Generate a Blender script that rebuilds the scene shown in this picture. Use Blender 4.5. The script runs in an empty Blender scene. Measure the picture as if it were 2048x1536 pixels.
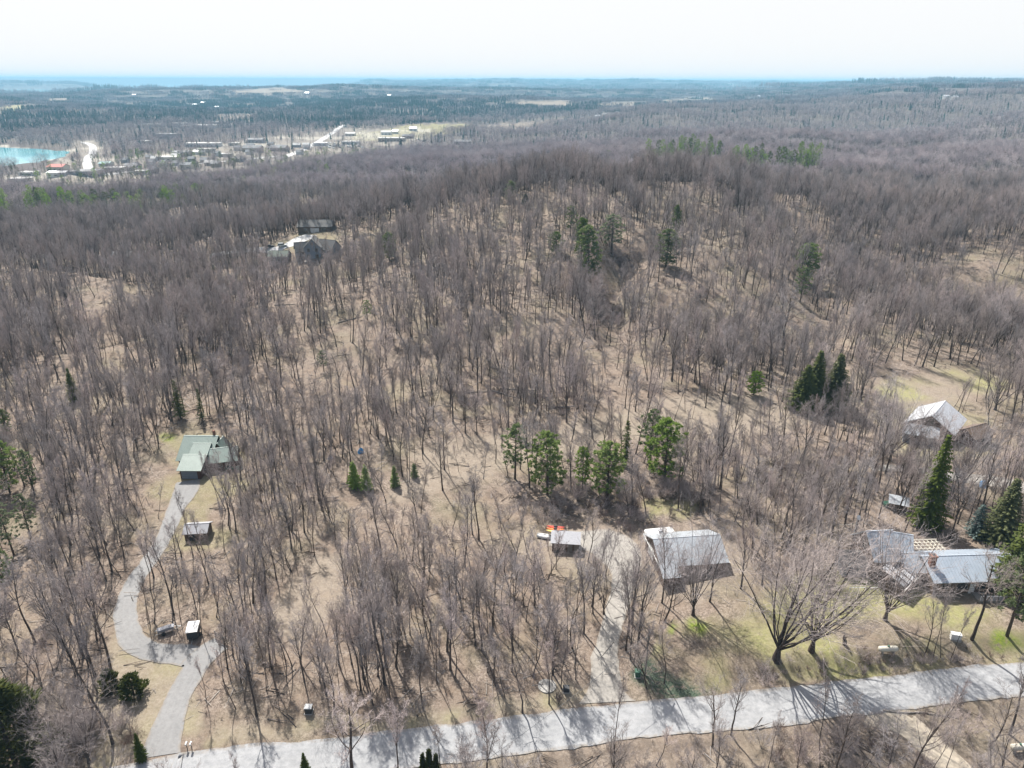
import bpy, bmesh, math, random
import numpy as np
from mathutils import Matrix, Vector, Euler

S = bpy.context.scene
COL = S.collection
R = math.radians
rng = np.random.default_rng(7)
random.seed(11)

# ---------------------------------------------------------------- camera
FPX, CX, CY = 1446.0, 1024.0, 768.0
PITCH, ROLL, CAMZ = R(22.8), R(0.2), 88.0
F_ = np.array([0, math.cos(PITCH), -math.sin(PITCH)])
U0 = np.array([0, math.sin(PITCH), math.cos(PITCH)])
X0 = np.array([1.0, 0, 0])
R_ = math.cos(ROLL) * X0 + math.sin(ROLL) * U0
U_ = -math.sin(ROLL) * X0 + math.cos(ROLL) * U0
cd = bpy.data.cameras.new('camera')
cam = bpy.data.objects.new('camera', cd)
COL.objects.link(cam)
cd.sensor_width = 36.0
cd.lens = 36.0 * FPX / 2048.0
cd.clip_start, cd.clip_end = 1.0, 90000.0
cam.matrix_world = Matrix(((R_[0], U_[0], -F_[0], 0), (R_[1], U_[1], -F_[1], 0), (R_[2], U_[2], -F_[2], CAMZ), (0, 0, 0, 1)))
S.camera = cam

# ---------------------------------------------------------------- sky and sun
SUN_EL, SUN_AZ = R(50), R(-26)          # azimuth measured from +Y (ahead) towards +X (right)
w = bpy.data.worlds.new('World'); S.world = w; w.use_nodes = True
nt = w.node_tree; nt.nodes.clear()
sky = nt.nodes.new('ShaderNodeTexSky'); sky.sky_type = 'NISHITA'; sky.sun_disc = False
sky.sun_elevation = SUN_EL; sky.sun_rotation = SUN_AZ
sky.air_density = 1.0; sky.dust_density = 3.2; sky.ozone_density = 1.0; sky.altitude = 100
bg = nt.nodes.new('ShaderNodeBackground'); bg.inputs['Strength'].default_value = 0.10
# thin bright veil of high haze over the whole sky, a little thinner high up and to the right
veil = nt.nodes.new('ShaderNodeMix'); veil.data_type = 'RGBA'
veil.inputs['B'].default_value = (4.65, 4.65, 4.68, 1)
wtc = nt.nodes.new('ShaderNodeTexCoord'); wdot = nt.nodes.new('ShaderNodeVectorMath'); wdot.operation = 'DOT_PRODUCT'
wdot.inputs[1].default_value = (math.sin(SUN_AZ) * math.cos(SUN_EL), math.cos(SUN_AZ) * math.cos(SUN_EL), math.sin(SUN_EL))
wmr = nt.nodes.new('ShaderNodeMapRange'); wmr.interpolation_type = 'SMOOTHSTEP'
wmr.inputs[1].default_value = -.7; wmr.inputs[2].default_value = .45; wmr.inputs[3].default_value = .12; wmr.inputs[4].default_value = .97
nt.links.new(wtc.outputs['Generated'], wdot.inputs[0]); nt.links.new(wdot.outputs['Value'], wmr.inputs[0]); wsx = nt.nodes.new('ShaderNodeSeparateXYZ'); nt.links.new(wtc.outputs['Generated'], wsx.inputs[0])
wel = nt.nodes.new('ShaderNodeMapRange'); wel.interpolation_type = 'SMOOTHSTEP'
wel.inputs[1].default_value = .10; wel.inputs[2].default_value = .75; wel.inputs[3].default_value = 1.0; wel.inputs[4].default_value = .30
wml = nt.nodes.new('ShaderNodeMath'); wml.operation = 'MULTIPLY'
nt.links.new(wsx.outputs['Z'], wel.inputs[0]); nt.links.new(wmr.outputs[0], wml.inputs[0]); nt.links.new(wel.outputs[0], wml.inputs[1]); nt.links.new(wml.outputs[0], veil.inputs['Factor'])
wo = nt.nodes.new('ShaderNodeOutputWorld')
nt.links.new(sky.outputs[0], veil.inputs['A'])
nt.links.new(veil.outputs['Result'], bg.inputs['Color'])
nt.links.new(bg.outputs[0], wo.inputs[0])
sd = bpy.data.lights.new('sun', 'SUN'); sd.energy = 5.0; sd.angle = R(0.55); sd.color = (1.0, 0.965, 0.90)
sun = bpy.data.objects.new('sun', sd); COL.objects.link(sun)
sdir = Vector((math.sin(SUN_AZ) * math.cos(SUN_EL), math.cos(SUN_AZ) * math.cos(SUN_EL), math.sin(SUN_EL)))
sun.rotation_euler = sdir.to_track_quat('Z', 'Y').to_euler(); sun.location = (0, 0, 120)
S.view_settings.view_transform = 'Standard'; S.view_settings.look = 'None'
S.view_settings.gamma = 1; S.view_settings.use_curve_mapping = False
S.view_settings.exposure = 1.10
S.cycles.max_bounces = 5; S.cycles.diffuse_bounces = 2; S.cycles.volume_bounces = 0
S.cycles.transparent_max_bounces = 4; S.cycles.caustics_reflective = False; S.cycles.caustics_refractive = False

# ---------------------------------------------------------------- tags
def tag(o, label=None, cat=None, group=None, kind=None):
    if label: o['label'] = label
    if cat: o['category'] = cat
    if group: o['group'] = group
    if kind: o['kind'] = kind
    return o

# ---------------------------------------------------------------- noise and terrain
_P = np.random.default_rng(3).random((256, 256))
def vnoise(x, y):
    x = np.asarray(x, float); y = np.asarray(y, float)
    xi = np.floor(x).astype(int); yi = np.floor(y).astype(int)
    fx = x - xi; fy = y - yi
    fx = fx * fx * (3 - 2 * fx); fy = fy * fy * (3 - 2 * fy)
    a = _P[xi & 255, yi & 255]; b = _P[(xi + 1) & 255, yi & 255]
    c = _P[xi & 255, (yi + 1) & 255]; d = _P[(xi + 1) & 255, (yi + 1) & 255]
    return (a * (1 - fx) + b * fx) * (1 - fy) + (c * (1 - fx) + d * fx) * fy - 0.5
def fbm(x, y, o=4):
    s = 0; a = 1.0
    for k in range(o):
        s = s + a * vnoise(x + 17.3 * k, y - 9.1 * k); a *= 0.5; x = x * 2.03; y = y * 2.03
    return s
def sm(a, b, x):
    t = np.clip((np.asarray(x, float) - a) / (b - a), 0, 1)
    return t * t * (3 - 2 * t)

def flat(u, v, z=0.0):                   # where the ray of a photo pixel meets a level plane
    d = F_ + R_ * (u - CX) / FPX - U_ * (v - CY) / FPX
    t = (z - CAMZ) / d[2]
    return d[0] * t, d[1] * t
def proj(x, y, z):
    x = np.asarray(x, float); y = np.asarray(y, float); z = np.asarray(z, float) - CAMZ
    dep = x * F_[0] + y * F_[1] + z * F_[2]
    dd = np.where(dep > 1, dep, 1)
    return CX + FPX * (x * R_[0] + y * R_[1] + z * R_[2]) / dd, CY - FPX * (x * U_[0] + y * U_[1] + z * U_[2]) / dd, dep

road_mid = [(200, 1568), (345, 1540), (500, 1518), (680, 1503), (860, 1481), (1050, 1460), (1250, 1434), (1400, 1422), (1550, 1408), (1700, 1391), (1860, 1372), (1960, 1361), (2048, 1354), (2250, 1335)]
road_w = np.array([flat(u, v) for u, v in road_mid])
def y_road(x):
    x = np.asarray(x, float)
    sl0 = (road_w[1, 1] - road_w[0, 1]) / (road_w[1, 0] - road_w[0, 0])
    sl1 = (road_w[-1, 1] - road_w[-2, 1]) / (road_w[-1, 0] - road_w[-2, 0])
    return np.where(x < road_w[0, 0], road_w[0, 1] + (x - road_w[0, 0]) * sl0,
           np.where(x > road_w[-1, 0], road_w[-1, 1] + (x - road_w[-1, 0]) * sl1, np.interp(x, road_w[:, 0], road_w[:, 1])))

CP = []
def row(y, *p):
    for x, z in p: CP.append((x, y, z))
row(0, (-150, -3), (0, -4), (150, -3)); row(50, (-150, -1), (0, -3), (150, -2))
row(95, (-130, 0), (-50, 0), (0, 0), (50, 0), (130, 0))
row(130, (-160, 0), (-80, .5), (0, .5), (60, 1), (140, 1))
row(165, (-220, -1), (-80, 2), (0, 1), (70, 0), (140, 0), (230, 1))
row(205, (-260, -2), (-100, 2), (0, 2), (100, 0), (180, -1), (290, 0))
row(250, (-300, -3), (-120, 1), (0, 4), (100, -1), (200, -4), (330, -2))
row(300, (-330, -3), (-200, -2), (-80, 4), (0, 8), (60, 7), (120, -2), (190, -6), (265, 3), (340, 10))
row(350, (-360, -5), (-220, -2), (-100, 4), (-30, 12), (60, 16), (130, 5), (190, -2), (240, 7), (320, 14), (420, 12))
row(400, (-380, -7), (-250, -3), (-110, 4), (-30, 15), (60, 23), (120, 19), (180, 6), (240, 7), (320, 14), (450, 14))
row(440, (-400, -10), (-250, -7), (-120, 2), (-40, 17), (60, 27), (120, 26), (170, 17), (240, 5), (320, 10), (400, 8))
row(490, (-420, -15), (-300, -12), (-130, -3), (-30, 16), (80, 25), (150, 20), (250, 3), (400, 2))
row(545, (-160, -6), (-20, 10), (80, 13), (160, 6), (260, 1), (330, 6))
row(600, (-500, -22), (-300, -17), (-150, -9), (0, -3), (110, 0), (200, -4), (350, -5), (500, 6))
row(800, (-700, -26), (-450, -25), (-200, -18), (0, -8), (120, -4), (200, -4), (300, -2), (500, -2), (700, 12))
row(1000, (-800, -29.5), (-500, -25), (-250, -24), (0, -20), (200, 0), (330, 0), (500, -8), (700, 6))
row(1300, (-1100, -30), (-500, -25), (0, -24), (300, -20), (600, -8), (1000, 22))
row(1800, (-1500, -22), (-900, -24), (-300, -25), (300, -22), (700, 0), (1300, 42))
row(2500, (-2200, -8), (-1500, -10), (-600, -22), (0, -24), (800, 4), (1500, 46), (2300, 66))
row(3600, (-3000, 5), (-1000, -12), (0, -15), (1200, 5), (2500, 35))
CP = np.array(CP, float); _SC = 500.0
def _k(d2): return 0.5 * d2 * np.log(d2 + 1e-9)
_w = lambda x, y: (np.asarray(x) / (_SC + 0.45 * np.asarray(y)), np.log(1 + np.maximum(np.asarray(y), -100) / 250.0) * 1.6)
_cx, _cy = _w(CP[:, 0], CP[:, 1])
_n = len(CP)
_A = np.zeros((_n + 3, _n + 3))
_A[:_n, :_n] = _k((_cx[:, None] - _cx) ** 2 + (_cy[:, None] - _cy) ** 2) + np.eye(_n) * 0.002
_A[:_n, _n] = 1; _A[:_n, _n + 1] = _cx; _A[:_n, _n + 2] = _cy; _A[_n:, :_n] = _A[:_n, _n:].T
_wt = np.linalg.solve(_A, np.concatenate([CP[:, 2], [0, 0, 0]]))

def H(x, y):
    x = np.asarray(x, float); y = np.asarray(y, float)
    shp = np.broadcast(x, y).shape
    x = np.broadcast_to(x, shp).ravel(); y = np.broadcast_to(y, shp).ravel()
    out = np.empty(x.size)
    for i in range(0, x.size, 60000):
        X = x[i:i + 60000]; Y = y[i:i + 60000]
        r = np.hypot(X, Y); az = np.degrees(np.arctan2(X, Y))
        Yc = np.clip(Y, 0, 3900); Xc = np.clip(X, -(260 + .95 * Yc), 260 + .95 * Yc)
        a, b = _w(Xc, Yc)
        z = _k((a[:, None] - _cx) ** 2 + (b[:, None] - _cy) ** 2) @ _wt[:_n] + _wt[_n] + _wt[_n + 1] * a + _wt[_n + 2] * b
        z = np.clip(z, -31, 80)
        # gullies and knolls on the wooded slopes
        z = z + (fbm(X / 85, Y / 85, 3) * 7.5 - 9.0 * np.maximum(0, .16 - np.abs(fbm(X / 120 + 7, Y / 150 + 3, 2))) / .16 + 2.5) * sm(190, 290, Y) * (1 - .6 * sm(700, 1500, r)) + fbm(X / 21, Y / 21, 2) * 0.9 * sm(150, 240, Y) * (1 - sm(700, 1500, r)) + fbm(X / 6, Y / 6, 2) * .12 * (1 - sm(200, 400, r))
        z = z + sm(520, 800, r) * (fbm(X / 190, Y / 190, 3) * 12 + np.abs(fbm(X / 330 + 5, Y / 330, 2)) * 14 - 4) * sm(-24, -6, az) * (1 - .3 * sm(2000, 3000, r))
        z = z - 6.0 * np.exp(-((X - 37 - (Y - 250) * .14) / 8) ** 2) * sm(235, 262, Y) * sm(400, 350, Y) - 4.0 * np.exp(-((X - 118 - (Y - 250) * .3) / 9) ** 2) * sm(225, 262, Y) * sm(420, 350, Y)
        z = z + sm(800, 1500, r) * (fbm(X / 480 + 2, Y / 480, 3) * 30 + fbm(X / 1000 + 4, Y / 800 + 1, 2) * 40) * sm(-2, 14, az)
        # roadside bank
        d = Y - y_road(X)
        z = z + 1.5 * sm(4.2, 8.5, d) * sm(22, 45, X) - 0.35 * sm(-4.0, -5.5, d) * sm(-40, -20, d)
        # bay by the town
        bay = sm(1.10, .93, np.hypot((X + 1075) / 335, (Y - 1135) / 245) + .12 * fbm(X / 150, Y / 150, 2))
        z = z * (1 - bay) + bay * (-33)
        z = np.where(bay < .03, np.maximum(z, -26.5), z)
        # distance: rolling country, the great lake to the left, far shores
        ridge = fbm(X / 1500 + 3, Y / 900 + 1, 4)
        zf = -18 + 34 * sm(2600, 5200, r) + ridge * (62 + 40 * sm(4000, 9000, r)) + 52 * sm(9000, 17000, r)
        zf = zf + 66 * sm(8, 32, az) * (1 - sm(5500, 9000, r))
        lk = sm(-8.5, -12.5, az + 2.5 * fbm(r / 900, az * .15, 2)) * sm(6300, 7100, r + 600 * fbm(az * .4, r / 3000, 2)) * (1 - sm(19000, 21000, r))
        isl = sm(-27.5, -29.5, az) * sm(10500, 11100, r) * (1 - sm(12200, 12900, r))
        lk2 = sm(14, 14.8, az) * (1 - sm(19.2, 20.2, az)) * sm(7400, 7700, r) * (1 - sm(9200, 9700, r))
        zf = zf * (1 - lk) - 36 * lk + isl * (62 + 30 * fbm(X / 600, Y / 600, 2))
        zf = zf * (1 - lk2) - 36 * lk2
        zf = zf + sm(19500, 24000, r) * (88 + 95 * fbm(az * .22, r / 9000 + 2, 3)) * (1 - 0.25 * sm(5, 25, az))
        t = sm(2300, 3300, r)
        out[i:i + 60000] = np.minimum(z * (1 - t) + zf * t, 86 + 32 * sm(14500, 19000, r))
    return out.reshape(shp)

def at(u, v):                            # the ground point a photo pixel looks at
    d = F_ + R_ * (u - CX) / FPX - U_ * (v - CY) / FPX
    t = np.concatenate([np.arange(60, 700, 1.0), np.arange(700, 5000, 4.0), np.arange(5000, 26000, 20.)])
    g = CAMZ + d[2] * t - H(d[0] * t, d[1] * t)
    k = np.argmax(g < 0)
    if g[k] >= 0: k = len(t) - 1
    a, b = g[k - 1], g[k]
    tt = t[k - 1] + (t[k] - t[k - 1]) * a / (a - b)
    x, y = d[0] * tt, d[1] * tt
    return float(x), float(y), float(H(x, y))

def inpoly(u, v, poly):
    u = np.asarray(u); v = np.asarray(v); c = np.zeros(u.shape, bool)
    n = len(poly)
    for i in range(n):
        x1, y1 = poly[i]; x2, y2 = poly[(i + 1) % n]
        if y1 == y2: continue
        c ^= ((y1 > v) != (y2 > v)) & (u < (x2 - x1) * (v - y1) / (y2 - y1) + x1)
    return c

# ---------------------------------------------------------------- materials
KA = .76
def mat(name, col, rough=0.85, metal=0.0, col2=None, scale=2.0, var=0.0, bump=0.0, spec=0.3, trans=0.0, vscale=None, detail=5, coord='Object', emit=None):
    col = tuple(q * KA for q in col); col2 = tuple(q * KA for q in col2) if col2 else None
    m = bpy.data.materials.new(name); m.use_nodes = True
    t = m.node_tree; N = t.nodes; L = t.links
    p = N['Principled BSDF']; out = N['Material Output']
    p.inputs['Roughness'].default_value = rough; p.inputs['Metallic'].default_value = metal
    p.inputs['Specular IOR Level'].default_value = spec
    src = None
    tc = N.new('ShaderNodeTexCoord'); geo = N.new('ShaderNodeNewGeometry')
    vec = tc.outputs['Object'] if coord == 'Object' else geo.outputs['Position']
    if col2 is not None:
        n = N.new('ShaderNodeTexNoise'); n.inputs['Scale'].default_value = scale; n.inputs['Detail'].default_value = detail
        n.inputs['Roughness'].default_value = .65
        L.new(vec, n.inputs['Vector'])
        mr = N.new('ShaderNodeMapRange'); mr.inputs[1].default_value = .36; mr.inputs[2].default_value = .64
        L.new(n.outputs['Fac'], mr.inputs[0])
        mx = N.new('ShaderNodeMix'); mx.data_type = 'RGBA'
        mx.inputs['A'].default_value = (*col, 1); mx.inputs['B'].default_value = (*col2, 1)
        L.new(mr.outputs[0], mx.inputs['Factor']); src = mx.outputs['Result']
        if bump:
            b = N.new('ShaderNodeBump'); b.inputs['Strength'].default_value = bump; b.inputs['Distance'].default_value = .05
            L.new(n.outputs['Fac'], b.inputs['Height']); L.new(b.outputs[0], p.inputs['Normal'])
    if var:
        oi = N.new('ShaderNodeObjectInfo')
        hs = N.new('ShaderNodeHueSaturation')
        a = N.new('ShaderNodeMapRange'); a.inputs[3].default_value = 1 - var; a.inputs[4].default_value = 1 + var
        L.new(oi.outputs['Random'], a.inputs[0]); L.new(a.outputs[0], hs.inputs['Value'])
        wn = N.new('ShaderNodeTexWhiteNoise'); wn.noise_dimensions = '1D'; L.new(oi.outputs['Random'], wn.inputs['W'])
        a2 = N.new('ShaderNodeMapRange'); a2.inputs[3].default_value = 1 - var * 1.2; a2.inputs[4].default_value = 1 + var * 1.2
        L.new(wn.outputs['Value'], a2.inputs[0]); L.new(a2.outputs[0], hs.inputs['Saturation'])
        a3 = N.new('ShaderNodeMapRange'); a3.inputs[3].default_value = .5 - var * .05; a3.inputs[4].default_value = .5 + var * .05
        L.new(wn.outputs['Value'], a3.inputs[0]); L.new(a3.outputs[0], hs.inputs['Hue'])
        if src: L.new(src, hs.inputs['Color'])
        else: hs.inputs['Color'].default_value = (*col, 1)
        src = hs.outputs[0]
    if src: L.new(src, p.inputs['Base Color'])
    else: p.inputs['Base Color'].default_value = (*col, 1)
    if trans:
        tr = N.new('ShaderNodeBsdfTranslucent'); ms = N.new('ShaderNodeMixShader'); ms.inputs[0].default_value = trans
        if src: L.new(src, tr.inputs[0])
        else: tr.inputs[0].default_value = (*col, 1)
        L.new(p.outputs[0], ms.inputs[1]); L.new(tr.outputs[0], ms.inputs[2]); L.new(ms.outputs[0], out.inputs[0])
    return m

M = {}
M['trunk'] = mat('bark', (.125, .098, .086), .95, col2=(.068, .052, .046), scale=3.5, var=.30, bump=.5)
M['twig'] = mat('twigs', (.43, .372, .352), .95, var=.28, col2=(.32, .275, .26), scale=.35, detail=1)
M['twig_red'] = mat('reddish_twigs', (.45, .375, .355), .95, var=.2)
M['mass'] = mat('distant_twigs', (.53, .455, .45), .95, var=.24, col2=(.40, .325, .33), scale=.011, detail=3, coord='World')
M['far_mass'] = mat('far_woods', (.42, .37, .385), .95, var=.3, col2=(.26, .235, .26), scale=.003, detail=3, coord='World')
M['dead'] = mat('weathered_wood', (.34, .31, .28), .9, col2=(.2, .17, .15), scale=2, var=.25)
M['dark_shrub'] = mat('shrub_twigs', (.16, .115, .105), .95, var=.3)
M['spruce'] = mat('spruce_needles', (.070, .090, .018), .8, var=.2, trans=.3, col2=(.125, .15, .030), scale=1.3)
M['dark_pine'] = mat('dark_pine_needles', (.11, .16, .042), .8, var=.2, trans=.35, col2=(.17, .23, .06), scale=.9)
M['pine'] = mat('pine_needles', (.19, .27, .065), .8, var=.22, trans=.4, col2=(.28, .37, .10), scale=.9)
M['pale_pine'] = mat('pale_pine_needles', (.17, .22, .10), .8, var=.2, trans=.35, col2=(.23, .27, .13), scale=.9)
M['cedar'] = mat('cedar_sprays', (.105, .115, .035), .8, var=.2, trans=.28, col2=(.06, .075, .022), scale=1.5)
M['blue_spruce'] = mat('blue_spruce_needles', (.11, .16, .14), .8, trans=.2, col2=(.16, .21, .19), scale=1.5)
M['far_conifer'] = mat('distant_needles', (.055, .105, .085), .85, var=.35, trans=.15)
M['green_metal'] = mat('green_metal_roofing', (.27, .335, .295), .42, .0, col2=(.235, .295, .26), scale=.8, spec=.5)
M['grey_metal'] = mat('grey_metal_roofing', (.44, .465, .49), .38, .1, col2=(.38, .405, .435), scale=.6, spec=.5)
M['blue_metal'] = mat('blue_grey_metal_roofing', (.42, .47, .53), .36, .1, col2=(.36, .41, .47), scale=.7, spec=.5)
M['white_metal'] = mat('white_metal_roofing', (.68, .69, .71), .4, col2=(.58, .59, .62), scale=.7, spec=.5)
M['shingle'] = mat('asphalt_shingles', (.155, .15, .145), .95, col2=(.10, .10, .10), scale=6, bump=.3)
M['green_shingle'] = mat('greenish_shingles', (.17, .19, .16), .95, col2=(.12, .14, .12), scale=6)
M['log'] = mat('dark_red_wood_siding', (.125, .058, .042), .8, col2=(.08, .040, .030), scale=4, bump=.3)
M['brown'] = mat('brown_siding', (.17, .12, .09), .85, col2=(.12, .085, .065), scale=4)
M['tan_side'] = mat('tan_siding', (.42, .36, .29), .85, col2=(.36, .31, .25), scale=3)
M['grey_side'] = mat('blue_grey_siding', (.22, .25, .29), .8, col2=(.18, .21, .25), scale=3)
M['lgrey_side'] = mat('pale_grey_siding', (.36, .36, .38), .8, col2=(.30, .30, .32), scale=3)
M['white'] = mat('white_paint', (.74, .74, .72), .55, col2=(.64, .64, .62), scale=4)
M['offwhite'] = mat('cream_paint', (.66, .62, .52), .4, col2=(.60, .56, .47), scale=3)
M['dark'] = mat('dark_paint', (.035, .037, .04), .6, col2=(.05, .05, .055), scale=5)
M['glass'] = mat('window_glass', (.025, .03, .038), .12, spec=.8)
M['rubber'] = mat('tyre_rubber', (.03, .03, .03), .85)
M['steel'] = mat('galvanised_steel', (.42, .43, .44), .4, .6)
M['brick'] = mat('red_brick', (.26, .12, .085), .9, col2=(.19, .09, .065), scale=9)
M['concrete'] = mat('concrete', (.42, .40, .37), .9, col2=(.34, .325, .30), scale=2)
M['blue_tarp'] = mat('blue_tarp', (.05, .24, .52), .5, col2=(.08, .30, .58), scale=4)
M['orange'] = mat('orange_hull', (.70, .19, .045), .4); M['yellow'] = mat('yellow_hull', (.78, .55, .16), .4); M['redhull'] = mat('red_hull', (.52, .06, .035), .4)
M['kgreen'] = mat('dark_green_paint', (.045, .12, .08), .5, col2=(.06, .15, .10), scale=3)
M['silver'] = mat('silver_car_paint', (.52, .54, .56), .3, .4); M['blackcar'] = mat('black_car_paint', (.03, .03, .035), .3)
M['redroof'] = mat('red_roofing', (.40, .09, .065), .7); M['tealroof'] = mat('teal_roofing', (.16, .36, .36), .6)
M['stoneroof'] = mat('pale_flat_roofing', (.60, .59, .56), .8, col2=(.5, .49, .47), scale=.1)
M['greyroof'] = mat('grey_flat_roofing', (.26, .26, .265), .85, col2=(.2, .2, .2), scale=.1)
M['pole'] = mat('weathered_pole', (.30, .27, .235), .9, col2=(.22, .20, .18), scale=4)

# ---------------------------------------------------------------- mesh builder
class MB:
    def __init__(s): s.v = []; s.f = []
    def add(s, vs, fs):
        o = len(s.v); s.v += [tuple(map(float, q)) for q in vs]; s.f += [tuple(i + o for i in f) for f in fs]; return s
    def box(s, x0, x1, y0, y1, z0, z1):
        return s.add([(x0, y0, z0), (x1, y0, z0), (x1, y1, z0), (x0, y1, z0), (x0, y0, z1), (x1, y0, z1), (x1, y1, z1), (x0, y1, z1)],
                     [(0, 3, 2, 1), (4, 5, 6, 7), (0, 1, 5, 4), (1, 2, 6, 5), (2, 3, 7, 6), (3, 0, 4, 7)])
    def prism(s, poly, axis, a, b):        # poly in the two other axes, extruded from a to b along axis
        n = len(poly); vs = []
        for t in (a, b):
            for p, q in poly:
                vs.append({'x': (t, p, q), 'y': (p, t, q), 'z': (p, q, t)}[axis])
        fs = [tuple(range(n - 1, -1, -1)), tuple(range(n, 2 * n))] + [(i, (i + 1) % n, n + (i + 1) % n, n + i) for i in range(n)]
        return s.add(vs, fs)
    def slab(s, a, b, c, d, t):            # a thick quad (four corners), thickness t along its normal (upwards)
        A, B, C_, D = map(Vector, (a, b, c, d)); n = (B - A).cross(D - A).normalized()
        if n.z < 0: n = -n
        top = [p + n * t for p in (A, B, C_, D)]
        return s.add([*(A, B, C_, D), *top], [(0, 1, 2, 3), (7, 6, 5, 4), (0, 4, 5, 1), (1, 5, 6, 2), (2, 6, 7, 3), (3, 7, 4, 0)])
    def tube(s, pts, rad, n=6, cap=True):
        pts = [Vector(p) for p in pts]; rings = []; base = len(s.v)
        for i, p in enumerate(pts):
            d = (pts[min(i + 1, len(pts) - 1)] - pts[max(i - 1, 0)]); d.normalize()
            a = d.orthogonal().normalized(); b = d.cross(a)
            r = rad[i] if hasattr(rad, '__len__') else rad
            if i == 0: a0 = a
            else:
                a = (a0 - d * a0.dot(d)); a = a.normalized() if a.length > 1e-4 else d.orthogonal().normalized(); b = d.cross(a); a0 = a
            for k in range(n):
                t = 2 * math.pi * k / n
                s.v.append(tuple(p + (a * math.cos(t) + b * math.sin(t)) * r))
        for i in range(len(pts) - 1):
            for k in range(n):
                s.f.append((base + i * n + k, base + i * n + (k + 1) % n, base + (i + 1) * n + (k + 1) % n, base + (i + 1) * n + k))
        if cap:
            s.f.append(tuple(base + k for k in range(n - 1, -1, -1))); e = base + (len(pts) - 1) * n
            s.f.append(tuple(e + k for k in range(n)))
        return s
    def cone(s, p, q, r):                  # a thin three-sided twig from p to a point q
        p = Vector(p); q = Vector(q); d = q - p; a = d.orthogonal().normalized() * r; b = d.cross(a).normalized() * r
        base = len(s.v)
        s.v += [tuple(p + a), tuple(p - a * .5 + b * .87), tuple(p - a * .5 - b * .87), tuple(q)]
        s.f += [(base, base + 1, base + 3), (base + 1, base + 2, base + 3), (base + 2, base, base + 3)]
        return s
    def tri(s, a, b, c):
        o = len(s.v); s.v += [tuple(a), tuple(b), tuple(c)]; s.f.append((o, o + 1, o + 2))
    def mesh(s, name, m, smooth=False):
        me = bpy.data.meshes.new(name); me.from_pydata(s.v, [], s.f); me.materials.append(M[m] if isinstance(m, str) else m)
        if smooth: me.polygons.foreach_set('use_smooth', [True] * len(me.polygons))
        me.update(); return me
    def build(s, name, m, parent=None, smooth=False):
        o = bpy.data.objects.new(name, s.mesh(name, m, smooth)); COL.objects.link(o)
        if parent: o.parent = parent
        return o

def empty(name, loc, rz=0.0, label=None, cat=None, group=None):
    o = bpy.data.objects.new(name, None); COL.objects.link(o); o.location = loc; o.rotation_euler = (0, 0, rz)
    o.empty_display_size = .5
    return tag(o, label, cat, group)
def part(name, mesh, parent):
    o = bpy.data.objects.new(name, mesh); COL.objects.link(o); o.parent = parent; return o
# ================================================================ THE SETTING
# pixel-space outlines of the clearings and fields (only used to find where they lie on the ground)
LAWN = [(1285, 1262), (1480, 1200), (1600, 1150), (1700, 1120), (1800, 1190), (1900, 1215), (2100, 1200), (2150, 1330), (1870, 1335), (1640, 1362), (1400, 1388), (1330, 1340), (1262, 1312)]
GLADE = [(535, 1240), (560, 1165), (640, 1110), (720, 1100), (700, 1160), (690, 1250), (600, 1300)]
LEFTLAWN = [(215, 1260), (260, 1290), (345, 1330), (318, 1440), (300, 1536), (180, 1536), (120, 1400), (170, 1340)]
VERGE = [(330, 1500), (345, 1440), (420, 1440), (560, 1452), (800, 1425), (1100, 1385), (1180, 1380), (1180, 1412), (800, 1450), (500, 1480)]
BELOW = [(560, 1536), (700, 1518), (1050, 1490), (1400, 1456), (1800, 1410), (2100, 1380), (2100, 1640), (400, 1640)]
FIELD_R = [(1745, 765), (1850, 748), (1960, 735), (2010, 760), (1960, 800), (1850, 830), (1760, 800)]
OPEN_R = [(1330, 860), (1420, 835), (1560, 815), (1640, 830), (1560, 860), (1440, 900), (1350, 925)]
BARNYARD = [(1740, 830), (1830, 810), (1960, 830), (2000, 900), (1900, 925), (1800, 915)]
YARD = [(1060, 1060), (1180, 1050), (1330, 1050), (1480, 1050), (1490, 1130), (1380, 1200), (1300, 1210), (1250, 1200), (1140, 1130), (1070, 1110)]
GHOUSE = [(320, 860), (470, 870), (480, 950), (440, 990), (430, 1100), (340, 1100), (320, 960)]
TOPHOUSE = [(535, 492), (590, 468), (668, 468), (672, 492), (620, 500), (560, 505)]
HILLBARE = [(1070, 392), (1180, 388), (1250, 385), (1480, 380), (1530, 425), (1500, 480), (1380, 500), (1300, 440), (1200, 430), (1080, 430)]
HILLTHIN = [(640, 500), (760, 430), (980, 400), (1600, 400), (1660, 560), (1640, 700), (1560, 720), (1500, 560), (1300, 520), (1200, 640), (1000, 600), (800, 600), (700, 600)]
GULLY = [(1180, 560), (1235, 560), (1260, 700), (1200, 690)]
OPEN_MID = [(900, 880), (1180, 850), (1340, 790), (1560, 780), (1570, 815), (1400, 840), (1180, 900), (950, 960), (860, 1000), (760, 1010)]
TOWN = [(0, 372), (0, 352), (110, 340), (150, 282), (200, 282), (230, 315), (360, 300), (480, 280), (640, 262), (700, 258), (860, 258), (860, 275), (700, 305), (600, 325), (420, 345), (330, 345), (250, 372), (120, 378)]
BAYSIDE = [(-60, 290), (125, 300), (150, 345), (-60, 352)]
TOWNFRONT = [(-60, 396), (260, 392), (330, 374), (480, 360), (560, 346), (700, 328), (860, 302), (1110, 268), (1110, 240), (860, 262), (640, 280), (480, 300), (210, 335), (-60, 345)]
GREENFIELD = [(800, 252), (860, 247), (945, 248), (930, 262), (860, 276), (760, 282), (700, 282), (690, 266), (760, 262)]
TANFIELD = [(960, 250), (1120, 240), (1140, 248), (1040, 262), (950, 262)]
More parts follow.
